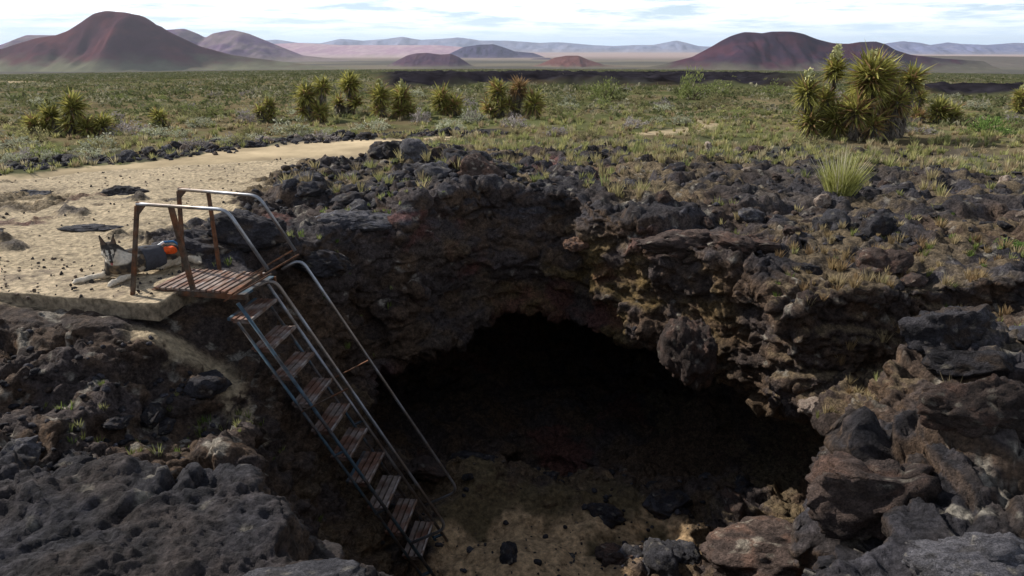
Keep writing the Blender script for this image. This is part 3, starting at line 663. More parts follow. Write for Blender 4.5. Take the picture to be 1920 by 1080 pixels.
for i in range(34):
    x = rnd.uniform(-1.3, 3.4); y = rnd.uniform(6.3, 9.0)
    if y < 7.6 and -1.2 < x < 1.1 and rnd.random() < .8: continue
    put_rock(x, y, rnd.choice([.08, .12, .17, .24, .3]), rnd.choice(['dark', 'dark', 'brown', 'grey']), 'fallen rock lying in the shade on the floor of the pit', 'fallen rocks on the pit floor', z=float(floorz(np.array([x]), np.array([y]))[0]))
def big_rock(x, y, s, tint, seed, label, flat=.7, z=None, sx=1, sy=1, rz=0, sink=.3):
    o = rock_mesh('boulder', seed, tint, ICO4, flat); gz = ground_z(x, y) if z is None else z
    o.location = (x, y, gz + s * flat * (.5 - sink)); o.scale = (s * sx, s * sy, s); o.rotation_euler = (0, 0, rz); tag(o, label, 'boulder'); return o
big_rock(1.55, 2.42, .30, 'brown', 301, 'rounded red brown boulder at the lower right corner of the pit edge', .8, sx=1.15)
big_rock(1.98, 2.52, .24, 'brown', 302, 'blocky brown boulder behind the grey rock at the lower right edge', .8, sx=1.1)
big_rock(1.62, 1.86, .17, 'grey', 303, 'dark grey cracked boulder in the bottom right corner', .5, sx=1.5)
big_rock(1.22, 2.05, .10, 'brown', 304, 'low reddish rock at the bottom edge left of the red brown boulder', .6, sx=1.2, z=.47)
big_rock(-.20, 1.70, .13, 'grey', 305, 'grey crusted lava knob at the bottom edge beside the stair foot', .7, sx=1.3)
big_rock(-.60, 1.68, .15, 'grey', 306, 'low grey lava hump at the bottom edge left of the stair foot', .4, sx=1.5)
big_rock(2.15, 7.6, .48, 'brown', 307, 'hanging brown rock nub at the right end of the cave roof', 1.1, z=-1.1, sx=.62)
big_rock(.98, 10.2, .24, 'orange', 308, 'orange tan rock on the rim above the middle of the arch', .6)
big_rock(3.35, 6.75, .18, 'pale', 309, 'small pale tan rock on the right bank', .7)
big_rock(3.5, 5.5, .33, 'dark', 310, 'smooth dark slab rock on the right bank beside green weeds', .5, sx=1.3)
big_rock(3.15, 4.5, .30, 'dark', 311, 'square black block jutting from the right bank', .8)
big_rock(4.1, 4.7, .42, 'grey', 312, 'broad grey sloping slab at the right edge', .4, sx=1.5)
big_rock(2.4, 8.9, .40, 'brown', 313, 'flat topped reddish slab on the right rim of the pit', .4, sx=1.7)
big_rock(3.1, 8.5, .38, 'brown', 314, 'wide brown ledge rock behind the pale rock', .4, sx=1.4)
big_rock(3.05, 6.2, .6, 'brown', 315, 'large rounded brown boulder on the cave floor at the right', .7, z=-2.95, sx=1.2)
big_rock(2.3, 5.3, .4, 'ochre', 316, 'low dull olive boulder below the large brown one on the pit floor', .4, z=-3.25, sx=1.3)
big_rock(1.3, 6.6, .30, 'brown', 317, 'brown rock lying on the pit sand near the bottom middle', .6, z=-3.3, sx=1.3)
big_rock(.62, 6.55, .17, 'dark', 318, 'black rock on the pit sand beside the brown one', .6, z=-3.3)
big_rock(1.95, 6.6, .28, 'grey', 319, 'grey brown broken rock on the pit floor right of the sand', .6, z=-3.3)
big_rock(.1, 8.1, .26, 'grey', 320, 'grey rounded rock at the cave threshold', .7, z=-3.3)
big_rock(-3.95, 8.15, .34, 'dark', 330, 'long dark rock ledge directly behind the dog and stair deck', .75, sx=1.5)
big_rock(-3.25, 8.2, .36, 'dark', 331, 'dark square rock ledge behind the far handrail posts', .8, sx=1.3)
big_rock(-2.55, 8.7, .32, 'dark', 332, 'dark rock ledge right of the stair top below the grey shelf', .8, sx=1.4)
big_rock(-7.6, 9.3, .22, 'dark', 333, 'flat dark rock in the sand at the left picture edge behind the dog', .3, sx=2.2, z=0)
big_rock(-6.1, 9.6, .16, 'grey', 334, 'low grey rock outcrop in the sand behind the dog', .3, sx=2.4, z=0)
big_rock(-7.0, 12.1, .28, 'dark', 321, 'flat dark rock outcrop alone in the sandy path', .35, sx=1.5, z=0)
big_rock(-2.3, 9.6, .34, 'grey', 322, 'broad grey rock shelf on the rim behind the stair top', .4, sx=1.6)
big_rock(-8.6, 12.0, .26, 'grey', 323, 'low grey rock slab at the left edge of the path', .3, sx=2.0, z=-.02)
big_rock(5.05, 10.9, .14, 'pale', 324, 'pale tan pointed rock beside the yellow grass clump', 1.1)
big_rock(.0, 13.4, .22, 'pale', 325, 'pale sandy block behind the black ridge top', .5, sx=1.4)
big_rock(-.55, 11.5, .42, 'brown', 326, 'dark reddish peak rock at the top of the back wall', .9)
rg_ = np.random.RandomState(3); Vs = []; Fs = []; Cs = []; n_ = 0; gi = ico(1)
for i in range(1900):
    z_ = rg_.randint(0, 10)
    if z_ < 6:
        p = (rg_.uniform(-11, -2), rg_.uniform(7, 19))
        if float(sandmask(np.array([p[0]]), np.array([p[1]]))[0]) < .4: continue
    elif z_ < 8: p = (rg_.uniform(-7, -3.5), rg_.uniform(6.6, 8.2))
    else: p = (rg_.uniform(-1.2, 1.6), rg_.uniform(4.2, 7.4))
    r0 = near_bvh.ray_cast(Vector((p[0], p[1], 6)), Vector((0, 0, -1)))
    if r0[0] is None: continue
    sz_ = rg_.uniform(.2, 1) ** 2 * .016 * (1 + math.hypot(*p) * .04); q_ = gi[0] * sz_ * rg_.uniform(.6, 1.3, 3) * (1 + .25 * rg_.normal(size=(len(gi[0]), 1))) + np.array([p[0], p[1], max(r0[0].z, .04 if (-7.2 < p[0] < -3.5 and 6.55 < p[1] < 7.6) else -9) + sz_ * .3])
    Vs.append(q_); Fs.append(gi[1] + n_); n_ += len(q_); Cs.append(np.tile(np.array([[.07, .06, .055], [.16, .12, .09], [.04, .037, .04]][rg_.randint(0, 3)]), (len(q_), 1)))
o = npmesh('gravel', np.concatenate(Vs), np.concatenate(Fs), M_BOULD, col=np.concatenate(Cs), smooth=False); tag(o, 'loose gravel strewn on the sandy path and pit floor', kind='stuff')
gi2 = ico(2); shp_ = [rock_shape(900 + q, gi2, .75) for q in range(8)]; Vs = []; Cs = []; Fs = []; n_ = 0
for i in range(3000):
    k_ = rg_.randint(0, 10)
    if k_ < 4: p = along(EDGE, rg_.uniform()) + rg_.normal(size=2) * [.5, .32] + [0, -.1]; sz_ = rg_.uniform(.03, .11)
    elif k_ < 6: p = (rg_.uniform(-4.2, .5), rg_.uniform(10, 15.5)); sz_ = rg_.uniform(.03, .09)
    elif k_ == 8:
        p = (rg_.uniform(-1.5, 3.2), rg_.uniform(6.0, 9.2)); sz_ = rg_.uniform(.015, .06)
        if rg_.uniform() < (.8 if p[1] < 7.8 and p[0] < 1.2 else .2): continue
    elif k_ < 9: p = (rg_.uniform(0, 11), rg_.uniform(8, 17.5)); sz_ = rg_.uniform(.02, .07)
    else: p = (rg_.uniform(-5.5, -2.8), rg_.uniform(4.0, 6.3)); sz_ = rg_.uniform(.015, .05)
    if (k_ >= 4 and k_ != 8 and float(sandmask(np.array([p[0]]), np.array([p[1]]))[0]) > .5) or (k_ != 8 and pit_d(p[0], p[1]) < .05): continue
    q_ = shp_[rg_.randint(8)] * sz_; a_ = rg_.uniform(0, 6.28); q_ = np.stack([q_[:, 0] * math.cos(a_) - q_[:, 1] * math.sin(a_), q_[:, 0] * math.sin(a_) + q_[:, 1] * math.cos(a_), q_[:, 2]], 1) + np.array([p[0], p[1], ground_z(p[0], p[1]) + sz_ * .2])
    Vs.append(q_); Fs.append(gi2[1] + n_); n_ += len(q_); c_ = np.array([[.045, .042, .047], [.035, .033, .036], [.075, .07, .078], [.085, .06, .045], [.15, .12, .095]][rg_.choice(5, p=[.35, .3, .2, .12, .03])]); Cs.append(np.tile(c_ * rg_.uniform(.7, 1.3), (len(q_), 1)))
o = npmesh('rubble', np.concatenate(Vs), np.concatenate(Fs), M_BOULD, col=np.concatenate(Cs)); tag(o, 'small black lava rubble strewn between the larger rocks', kind='stuff')
print('rocks', time.time() - T0)

# ------------------------------------------------------------------ plants
rs = np.random.RandomState(11)
def tuft_arrays(n, h, spread, rs, wd=.006, lean=.55):
    a = rs.uniform(0, 2 * PI, n); r0 = rs.uniform(0, spread * .35, n); ln = rs.uniform(.5, 1, n) * h; le = rs.uniform(.05, lean, n)
    a2 = a + rs.uniform(-.5, .5, n)
    b = np.stack([r0 * np.cos(a), r0 * np.sin(a), np.zeros(n) - .02], 1); dr = np.stack([np.cos(a2) * np.sin(le), np.sin(a2) * np.sin(le), np.cos(le)], 1)
    m = b + dr * ln[:, None] * .55; dr2 = dr + np.stack([np.cos(a2) * .35, np.sin(a2) * .35, -.15 * np.ones(n)], 1) * le[:, None]; t = m + dr2 * ln[:, None] * .45
    sd_ = rs.uniform(0, PI, n); s_ = np.stack([np.cos(sd_), np.sin(sd_), np.zeros(n)], 1) * wd
    V_ = np.stack([b - s_, b + s_, m + s_ * .8, m - s_ * .8, t], 1).reshape(-1, 3); i = np.arange(n) * 5
    Q_ = np.stack([i, i + 1, i + 2, i + 3], 1); T_ = np.stack([i + 3, i + 2, i + 4], 1); return V_, Q_, T_
def grass_stuff(name, spots, label, seed):
    rs = np.random.RandomState(seed); Vs = []; Qs = []; Ts = []; Cs = []; n = 0
    for (x, y, h, c, k) in spots:
        V_, Q_, T_ = tuft_arrays(k, h, h * .6, rs, wd=max(.003, .00065 * math.hypot(x, y)))
        V_ += (x, y, ground_z(x, y)); Vs.append(V_); Qs.append(Q_ + n); Ts.append(T_ + n); n += len(V_)
        Cs.append(np.repeat(np.array(c)[None] * rs.uniform(.7, 1.3, (k, 1)), 5, 0))
    o = npmesh(name, np.concatenate(Vs), [np.concatenate(Qs), np.concatenate(Ts)], M_GRASS, col=np.concatenate(Cs), smooth=False)
    tag(o, label, kind='stuff'); return o
DRY = [(.44, .37, .19), (.38, .33, .16), (.32, .26, .15), (.30, .30, .12), (.27, .29, .11)]
GRN = [(.12, .17, .04), (.16, .20, .05), (.20, .22, .07)]
rnd = random.Random(21); sp = []
for i in range(950):
    x = rnd.uniform(-4.5, 8.5); y = rnd.uniform(10.6, 18)
    if x > 4.2 and y < 16 and rnd.random() < .65: continue
    if x < -3.9 + max(0, (y - 12)) * .35 or pit_d(x, y) < .1 or float(fbm(np.array([x * .7]), np.array([y * .5]), np.zeros(1), 3, 66)[0]) < -.15: continue
    sp.append((x, y, rnd.uniform(.10, .30), rnd.choice(DRY), 26))
for i in range(260):
    x = rnd.gauss(4.4, .9); y = rnd.gauss(6.9, 1.2)
    if pit_d(x, y) < .25: continue
    sp.append((x, y, rnd.uniform(.06, .20), rnd.choice([(.34, .25, .13), (.28, .19, .10), (.40, .32, .18)]), 34))
for i in range(90):
    x = rnd.uniform(2.8, 9); y = rnd.uniform(6.3, 10)
    sp.append((x, y, rnd.uniform(.06, .16), rnd.choice(DRY + GRN), 14))
grass_stuff('dry_grass', sp, 'dry yellow grass growing between the rocks behind and right of the pit', 1)
sp = []
for (x, y, n_, s_) in ((-2.6, 8.9, 22, .45), (-3.2, 8.6, 10, .3), (-2.9, 5.7, 30, .35), (-2.3, 9.9, 16, .4), (-1.8, 10.1, 12, .35), (-3.9, 5.3, 12, .25), (-3.3, 4.9, 10, .25), (-2.6, 4.6, 16, .3), (-4.4, 8.2, 8, .2), (-3.6, 7.95, 10, .15), (3.2, 5.1, 12, .3), (3.9, 5.2, 12, .3), (5.9, 7.9, 26, .35)):
    for i in range(n_): sp.append((x + rnd.gauss(0, s_), y + rnd.gauss(0, s_ * .6), rnd.uniform(.04, .14), rnd.choice(GRN + DRY[3:]), 14))
grass_stuff('green_weeds', sp, 'thin green weeds growing on the rock ledges', 2)
rnd = random.Random(22); sp = []
for i in range(3600):
    a = math.radians(rnd.uniform(-42, 42)); r = 16.2 + 17 * rnd.random() ** 1.7; x, y = r * math.sin(a), r * math.cos(a)
    if float(sandmask(np.array([x]), np.array([y]))[0]) > .3: continue
    sp.append((x, y, rnd.uniform(.08, .28), rnd.choice([(.46, .43, .18), (.38, .38, .15), (.30, .31, .12), (.50, .43, .26), (.40, .31, .18)]), 22))
grass_stuff('desert_grass', sp, 'mixed green and straw coloured grass and ground cover beyond the path', 3)

def bush_mesh(name, seed, n, col_hi, col_lo, leaf=.05, shape=(1, 1, .8), twig=(.10, .075, .05), holes=.35, up=.2):
    rs = np.random.RandomState(seed); V_ = []; C = []
    d = rs.normal(size=(n * 3, 3)); d[:, 2] = np.abs(d[:, 2]) * .9 - .12; d /= np.linalg.norm(d, axis=1, keepdims=True)
    rad = rs.uniform(.35, 1.0, n * 3) ** .6 * (.8 + .35 * fbm(d[:, 0] * 2.2 + seed, d[:, 1] * 2.2, d[:, 2] * 2.2, 3, seed))
    dens = fbm(d[:, 0] * 3.5 + seed, d[:, 1] * 3.5, d[:, 2] * 3.5, 3, seed + 4); ok = np.argsort(-(dens + rs.uniform(-holes, holes, n * 3)))[:n]
    p = d[ok] * rad[ok, None] * np.array(shape); p[:, 2] += .12
    a = rs.normal(size=(n, 3)) + d[ok] * 1.2 + [0, 0, up]; a /= np.linalg.norm(a, axis=1, keepdims=True); b = np.cross(a, rs.normal(size=(n, 3))); b /= np.linalg.norm(b, axis=1, keepdims=True)
    l = leaf * rs.uniform(.6, 1.5, n)[:, None]
    V_ = np.stack([p - a * l, p + b * l * .38, p + a * l, p - b * l * .38], 1).reshape(-1, 3); i = np.arange(n) * 4
    Q_ = np.stack([i, i + 1, i + 2, i + 3], 1)
    t = rs.uniform(0, 1, (n, 1)) ** 1.2; C = np.repeat(np.array(col_lo) * (1 - t) + np.array(col_hi) * t, 4, 0)
    mb = MB(); mb.add(V_, Q_, C)
    for k in range(14):
        q = d[rs.randint(len(d))] * np.array(shape) * rs.uniform(.5, .95); q[2] = abs(q[2]) + .1; m = q * .5 + rs.normal(size=3) * .06; m[2] = max(m[2], .05)
        n0 = mb.n; mb.tube([(0, 0, -.08), m, q], [.022, .014, .004], 4, False); mb.c.append(np.tile(np.array(twig, np.float32), (mb.n - n0, 1)))
    return mb.build(name, M_LEAF)
BV = {}
BV['sage'] = [(bush_mesh('sage_bush', 400 + q, 620, (.50, .50, .36), (.26, .27, .18), .055)) for q in range(4)]
BV['creosote'] = [(bush_mesh('creosote_bush', 410 + q, 640, (.31, .34, .12), (.13, .155, .05), .05, (1, 1, 1.0), up=.8)) for q in range(4)]
BV['olive'] = [(bush_mesh('desert_bush', 420 + q, 620, (.38, .35, .16), (.16, .15, .075), .05)) for q in range(4)]
BV['dead'] = [(bush_mesh('dead_bush', 430 + q, 520, (.42, .38, .36), (.20, .17, .155), .06, twig=(.2, .17, .15), up=.3)) for q in range(3)]
BV['bright'] = [(bush_mesh('green_bush', 440, 900, (.26, .36, .10), (.08, .15, .035), .05, up=.6))]
BVM = {k: [(o.name.split('.')[0], o.data) for o in v] for k, v in BV.items()}
for v in BV.values():
    for o in v: bpy.data.objects.remove(o)
def put_bush(kind, x, y, wd, h, label, group=None, cat='bush', zz_=None):
    nm, me = rnd.choice(BVM[kind]); o = bpy.data.objects.new(nm, me); COL.objects.link(o)
    o.location = (x, y, (ground_z(x, y) if zz_ is None else zz_) - .03); o.scale = (wd * rnd.uniform(.9, 1.1), wd * rnd.uniform(.85, 1.1), h * rnd.uniform(.9, 1.1)); o.rotation_euler = (0, 0, rnd.uniform(0, 6.28))
    tag(o, label, cat, group); return o
for a in (('sage', -13.0, 18.1, .75, .5, 'pale grey sage bush at the far left edge behind the path'), ('dead', -11.6, 21.0, .8, .62, 'pale grey bush right of the large left yucca'),
          ('sage', -10.6, 20.6, .7, .5, 'whitish sage bush beside the pale grey bush on the left'), ('sage', -6.7, 21.2, .75, .62, 'round pale green sage bush below the blooming thin yucca'),
          ('olive', -7.8, 20.8, .5, .45, 'small olive bush left of the round pale green one'), ('sage', -2.0, 22.0, .55, .5, 'rounded pale yellow green bush below the middle yuccas'),
          ('dead', -3.1, 23.6, .38, .72, 'tall whitish dead bush between two middle yuccas'), ('dead', -1.3, 23.8, .42, .68, 'grey dead bush left of the browning yucca'),
          ('dead', .05, 22.2, .55, .62, 'spiky grey dead bush in front of the browning yucca'), ('creosote', 4.9, 36.7, 1.3, 1.3, 'wide green creosote bush in the middle distance'),
          ('creosote', 9.3, 36.7, 1.0, 1.7, 'tall green creosote bush before the dark lava flow'), ('creosote', 11.2, 38.8, 1.2, .9, 'low green creosote bush right of the tall one'),
          ('creosote', 17, 46, 1.2, 1.1, 'green bush at the end of the dark lava flow'), ('bright', 14.1, 20.6, .78, .72, 'bright green round bush at the right'),
          ('dead', 12.4, 21.2, .85, .30, 'low heap of pale dead branches right of the big yucca'), ('dead', 11.9, 21.6, .4, .25, 'small pale dead tuft touching the low heap of branches'), ('sage', -4.5, 22.2, .7, .42, 'low whitish sage bush on the rocks before the twin yucca')
          ,('olive', 1.3, 34, 1.1, .9, 'olive bush right of the browning yucca in the distance'), ('bright', 6.1, 8.0, .28, .24, 'small green bush on the flat at the right edge')):
    put_bush(*a)
rnd = random.Random(34)
for i in range(26):
    p = along(EDGE, rnd.random()); put_bush(rnd.choice(['sage', 'sage', 'dead']), p[0] + rnd.uniform(-.5, .5), p[1] + rnd.uniform(.5, 1.8), rnd.uniform(.25, .5), rnd.uniform(.2, .4), 'pale low bush growing just behind the rocks that line the path', 'pale bushes behind the path edge')
rnd = random.Random(33); cnt = 0
big_spots = []
while cnt < 190:
    a = math.radians(rnd.uniform(-40, 40)); r = 19.5 + 32 * rnd.random() ** 1.25; x, y = r * math.sin(a), r * math.cos(a)
    if float(sandmask(np.array([x]), np.array([y]))[0]) > .2: continue
    if 0 < x < 9 and r < 24 and rnd.random() < .7: continue
    if 8.5 < x < 12.5 and r < 25: continue
    k = rnd.choice(['sage', 'olive', 'olive', 'creosote', 'creosote', 'dead', 'olive']); s_ = rnd.uniform(.28, .62) * (1 + (r - 20) * .012)
    g = {'sage': ('grey green sage bush scattered on the desert plain behind the path', 'sage bushes on the plain'), 'olive': ('small olive green bush scattered on the desert plain behind the path', 'olive bushes on the plain'),
         'creosote': ('dark green creosote bush scattered on the desert plain behind the path', 'creosote bushes on the plain'), 'dead': ('small pale dead bush scattered on the desert plain behind the path', 'dead bushes on the plain')}[k]
    put_bush(k, x, y, s_, s_ * rnd.uniform(.7, 1.0), g[0], g[1]); cnt += 1
# far scrub that nobody could count
rs = np.random.RandomState(44); nb = 21000
a = np.radians(rs.uniform(-44, 44, nb)); r = 25 * np.exp(rs.uniform(0, 1, nb) ** .8 * math.log(1100 / 25)); X_ = r * np.sin(a); Y_ = r * np.cos(a)
fmk = flow_mask(X_, Y_, r, np.degrees(a)); ok = (fmk < .15) | (rs.uniform(0, 1, nb) < .015); X_ = X_[ok]; Y_ = Y_[ok]; r = r[ok]; nb = len(r); Z_ = H(X_, Y_)
sz = rs.uniform(.14, .5, nb) * (1 + r / 700) * (.55 + .45 * sst(25, 60, r)); k = 15
off = rs.normal(size=(nb, k, 3)) * np.array([.55, .55, .28]); off[:, :, 2] = np.abs(off[:, :, 2]) + .15
c = np.stack([X_, Y_, Z_], 1)[:, None] + off * sz[:, None, None]
ax_ = rs.normal(size=(nb, k, 3)) * .15 * sz[:, None, None]; bx_ = rs.normal(size=(nb, k, 3)) * .15 * sz[:, None, None]
V_ = np.stack([c - ax_, c + bx_, c + ax_, c - bx_], 2).reshape(-1, 3); i = np.arange(nb * k) * 4
pal = np.array([(.10, .11, .045), (.14, .145, .06), (.19, .18, .09), (.28, .26, .17), (.115, .13, .055)])
cc_ = pal[rs.randint(0, 5, nb)][:, None] * rs.uniform(.7, 1.3, (nb, k, 1)); cc_ = np.repeat(cc_.reshape(-1, 3), 4, 0)
o = npmesh('desert_scrub', V_, np.stack([i, i + 1, i + 2, i + 3], 1), M_LEAF, col=cc_, smooth=False); tag(o, 'low green desert scrub covering the plain to the hills', kind='stuff')

# yellow grass clump standing alone on the right
V_, Q_, T_ = tuft_arrays(520, .78, .55, np.random.RandomState(7), wd=.007, lean=.62)
mb = MB(); cg = np.repeat(np.array([[.40, .40, .13]]) * np.random.RandomState(8).uniform(.6, 1.25, (520, 1)), 5, 0); mb.add(V_, [Q_, T_], cg)
V_, Q_, T_ = tuft_arrays(60, 1.0, .6, np.random.RandomState(9), wd=.006, lean=.5); mb.add(V_, [Q_, T_], np.tile([[.55, .50, .35]], (len(V_), 1)))
o = mb.build('grass_clump', M_GRASS); o.location = (5.45, 11.2, ground_z(5.45, 11.2) - .02); tag(o, 'tall yellow green grass clump standing alone in front of the big yucca', 'grass clump')

# ------------------------------------------------------------------ yuccas
def leaf_head(mb, c, ax, n, ln, rs, lo, hi, wd=.022, bot=2.0, dead=.0):
    c = np.array(c, float); ax = np.array(ax, float); ax /= np.linalg.norm(ax); u = np.cross(ax, [.3, 1, .1]); u /= np.linalg.norm(u); v = np.cross(ax, u)
    th_ = np.arccos(1 - rs.uniform(0, 1 - math.cos(bot), n)); ph = rs.uniform(0, 2 * PI, n)
    d = np.cos(th_)[:, None] * ax + np.sin(th_)[:, None] * (np.cos(ph)[:, None] * u + np.sin(ph)[:, None] * v)
    L_ = ln * (rs.uniform(.5, 1.15, n) * (1 - .25 * (th_ > 1.4)))[:, None]; b = c + rs.normal(size=(n, 3)) * ln * .07 + ax * (ln * .35 * (np.cos(th_)[:, None] * .5 - .15)) + d * .03
    s_ = np.cross(d, ax + rs.normal(size=(n, 3)) * .25); s_ /= np.linalg.norm(s_, axis=1, keepdims=True); s_ *= wd * rs.uniform(.8, 1.2, (n, 1)); up_ = np.cross(s_, d) * .5
    m = b + d * L_ * .5; t = b + d * L_ + np.array([0, 0, -.14]) * L_ * rs.uniform(0, 2.2, (n, 1))
    V_ = np.stack([b - s_ * .6 + up_, b, b + s_ * .6 + up_, m - s_ + up_, m, m + s_ + up_, t], 1).reshape(-1, 3); i = np.arange(n) * 7
    Q_ = np.concatenate([np.stack([i, i + 1, i + 4, i + 3], 1), np.stack([i + 1, i + 2, i + 5, i + 4], 1)]); T_ = np.concatenate([np.stack([i + 3, i + 4, i + 6], 1), np.stack([i + 4, i + 5, i + 6], 1)])
    tt_ = rs.uniform(0, 1, (n, 1)); C = np.array(lo) * (1 - tt_) + np.array(hi) * tt_
    if dead: dm = rs.uniform(0, 1, n) < dead; C[dm] = np.array([.30, .19, .09]) * rs.uniform(.7, 1.3, (dm.sum(), 1))
    mb.add(V_, [Q_, T_], np.repeat(C, 7, 0))
def skirt(mb, base, top, r, n, ln, rs, col=(.20, .17, .135)):
    base = np.array(base, float); top = np.array(top, float); t = rs.uniform(0, 1, n)[:, None]; p = base + (top - base) * t; a = rs.uniform(0, 2 * PI, n); d = np.stack([np.cos(a), np.sin(a), -1.6 * np.ones(n) + rs.uniform(-.6, .9, n)], 1)
    d /= np.linalg.norm(d, axis=1, keepdims=True); b = p + np.stack([np.cos(a), np.sin(a), 0 * a], 1) * r * .5; L_ = ln * rs.uniform(.6, 1.1, n)[:, None]; s_ = np.stack([-np.sin(a), np.cos(a), 0 * a], 1) * .018
    e = b + d * L_; e[:, 2] = np.maximum(e[:, 2], base[2] - .02)
    V_ = np.stack([b - s_, b + s_, e], 1).reshape(-1, 3); C = np.repeat(np.array(col) * rs.uniform(.5, 1.5, (n, 1)), 3, 0); mb.add(V_, np.arange(n * 3).reshape(-1, 3), C)
def yucca(name, x, y, stems, label, seed):
    """stems: (dx, dy, height of head centre, leaf length, lean x, bloom, skirt, dead share, leaves)"""
    rs = np.random.RandomState(seed); root = empty(name, (x, y, ground_z(x, y) - .04)); tag(root, label, 'yucca')
    for (dx, dy, hh, ln, lx, bloom, sk, dead, nl) in stems:
        dy += rs.uniform(-.15, .15); hh *= rs.uniform(.9, 1.1); lx += rs.uniform(-.12, .12); dead = min(1, dead + .08)
        top = np.array([dx + lx, dy, hh]); base = np.array([dx, dy, 0.])
        mb = MB(); n0 = mb.n; mb.tube([base, base * .6 + top * .4 + [0, .03, 0], top], [.15, .14, .10], 8); mb.c.append(np.tile(np.array([[.12, .095, .07]], np.float32), (mb.n - n0, 1)))
        skirt(mb, base + [0, 0, .1], top + [0, 0, ln * .05], .2, int(120 + 260 * sk), ln * .75, rs)
        mb.build('trunk', M_YUC, root)
        mb = MB(); ax = top - base; ax = ax / np.linalg.norm(ax) + [0, 0, .8]
        leaf_head(mb, top - [0, 0, ln * .12], ax, int(nl * 2.3), ln * 1.15, rs, (.14, .14, .035), (.54, .50, .14), dead=dead, wd=.022 + .016 * ln, bot=2.25)
        mb.build('leaf_head', M_YUC, root)
        if hh > .5 and seed != 501:
            mb = MB(); leaf_head(mb, base * .6 + top * .4 + [rs.uniform(-.25, .25), -.1, 0], [rs.uniform(-.5, .5), -.3, 1], int(nl * .8), ln * .95, rs, (.14, .14, .035), (.50, .46, .13), dead=.25, wd=.03, bot=1.9); mb.build('leaf_head', M_YUC, root)
        if bloom:
            mb = MB(); bloom *= .8; n = 80; t = rs.uniform(0, 1, n); a = rs.uniform(0, 2 * PI, n); rad = .17 * bloom * np.sin(PI * (t * .85 + .12)); p = top + np.stack([rad * np.cos(a), rad * np.sin(a), ln * .45 + t * .55 * bloom], 1)
            q1 = rs.normal(size=(n, 3)) * .055 * bloom; q2 = rs.normal(size=(n, 3)) * .055 * bloom; V_ = np.stack([p - q1, p + q2, p + q1, p - q2], 1).reshape(-1, 3); i = np.arange(n) * 4
            mb.add(V_, np.stack([i, i + 1, i + 2, i + 3], 1)); n0 = mb.n; mb.tube([top, top + [0, 0, ln * .45 + .45 * bloom]], [.025, .012], 6); mb.build('flower_stalk', M_BLOOM, root)
    return root
yucca('yucca', 9.9, 19.8, [(-1.45, .1, 1.30, .50, -.1, .9, 1.0, .05, 170), (-.75, .5, 1.95, .42, -.05, 1.0, .5, .0, 150), (-.05, -.1, 1.55, .78, .05, .9, 1.3, .12, 420), (-.75, -.2, .55, .62, -.15, 0, .2, .1, 260),
       (.75, .3, 1.75, .40, .1, .4, 2.2, .3, 60), (1.15, .25, 1.50, .50, .2, 0, 1.6, .1, 150), (.35, -.3, .7, .5, .1, 0, 1.0, .5, 60), (-.95, .2, 1.1, .45, -.1, .5, .8, .1, 90), (-.35, -.4, .80, .58, -.1, 0, .6, .25, 170), (.1, -.45, .42, .5, 0, 0, .4, .5, 90), (-1.25, -.2, .5, .5, -.2, 0, .4, .15, 150), (.7, -.25, 1.05, .5, .1, 0, .8, .3, 120)],
      'largest yucca, a tall many headed clump with grey skirts at the right', 501)
yucca('yucca', -13.3, 21.0, [(.0, 0, .85, .45, .15, 0, .3, .0, 170), (-.45, .1, .65, .40, -.1, .8, .2, .0, 140), (-.9, -.1, .3, .38, -.1, 0, 0, .1, 110), (.3, -.1, .25, .42, .2, 0, 0, .1, 130), (.75, 0, .35, .40, .1, 0, 0, .1, 110)], 'broad yucca with one pale bloom at the far left behind the path', 502)
yucca('yucca', -11.9, 23.7, [(0, 0, .32, .36, 0, 0, .1, .1, 140)], 'small single headed yucca between the two left groups', 503)
yucca('yucca', -8.6, 24.9, [(0, 0, .62, .34, .05, .7, .4, .05, 120), (-.25, 0, .45, .3, -.05, 0, .1, .1, 70)], 'thin yucca with a pale bloom on a short trunk', 504)
yucca('yucca', -6.9, 24.9, [(-.2, 0, 1.0, .5, -.1, .8, .3, .05, 180), (.1, .2, 1.35, .4, .05, .5, .3, .0, 120), (-.1, -.1, .4, .45, .1, 0, 0, .2, 110)], 'tall yucca with two pale blooms left of the middle', 505)
yucca('yucca', -6.2, 27.0, [(0, 0, 1.35, .5, .1, .6, .8, .05, 220), (-.4, .1, .5, .4, 0, 0, .9, .4, 60)], 'round headed yucca on a bare trunk beside the tall two bloom one', 506)
yucca('yucca', -4.25, 25.4, [(-.45, 0, .75, .5, -.05, .8, .2, .05, 170), (.25, .1, .85, .5, .05, .8, .2, .05, 170), (0, -.1, .3, .48, .1, 0, 0, .3, 140), (.5, 0, .25, .4, .1, 0, 0, .2, 90)], 'wide twin headed yucca with pale blooms left of the white dead bush', 507)
yucca('yucca', -2.5, 26.0, [(0, 0, .55, .55, -.05, .4, 0, .05, 170), (.35, 0, .4, .5, .1, 0, 0, .1, 110)], 'bright yellow green yucca without a trunk in the middle', 508)
yucca('yucca', 0.0, 25.0, [(-.4, 0, .95, .5, -.15, .4, .3, .1, 140), (.1, 0, 1.05, .45, .05, 0, 1.4, .8, 140), (.6, 0, .5, .55, .25, 0, .3, .1, 170), (-.5, .1, .3, .45, -.2, 0, 0, .2, 90)], 'browning yucca with dead orange leaves in the middle', 509)
yucca('yucca', 14.5, 24.3, [(.3, 0, .5, .5, .1, 0, 0, .1, 170), (-.35, .2, .85, .35, -.05, .7, .3, .1, 110), (.8, 0, .35, .45, .1, 0, 0, .1, 110), (-.5, -.1, .3, .3, 0, 0, .8, .6, 50)], 'low yucca with a pale bloom right behind the largest one', 510)
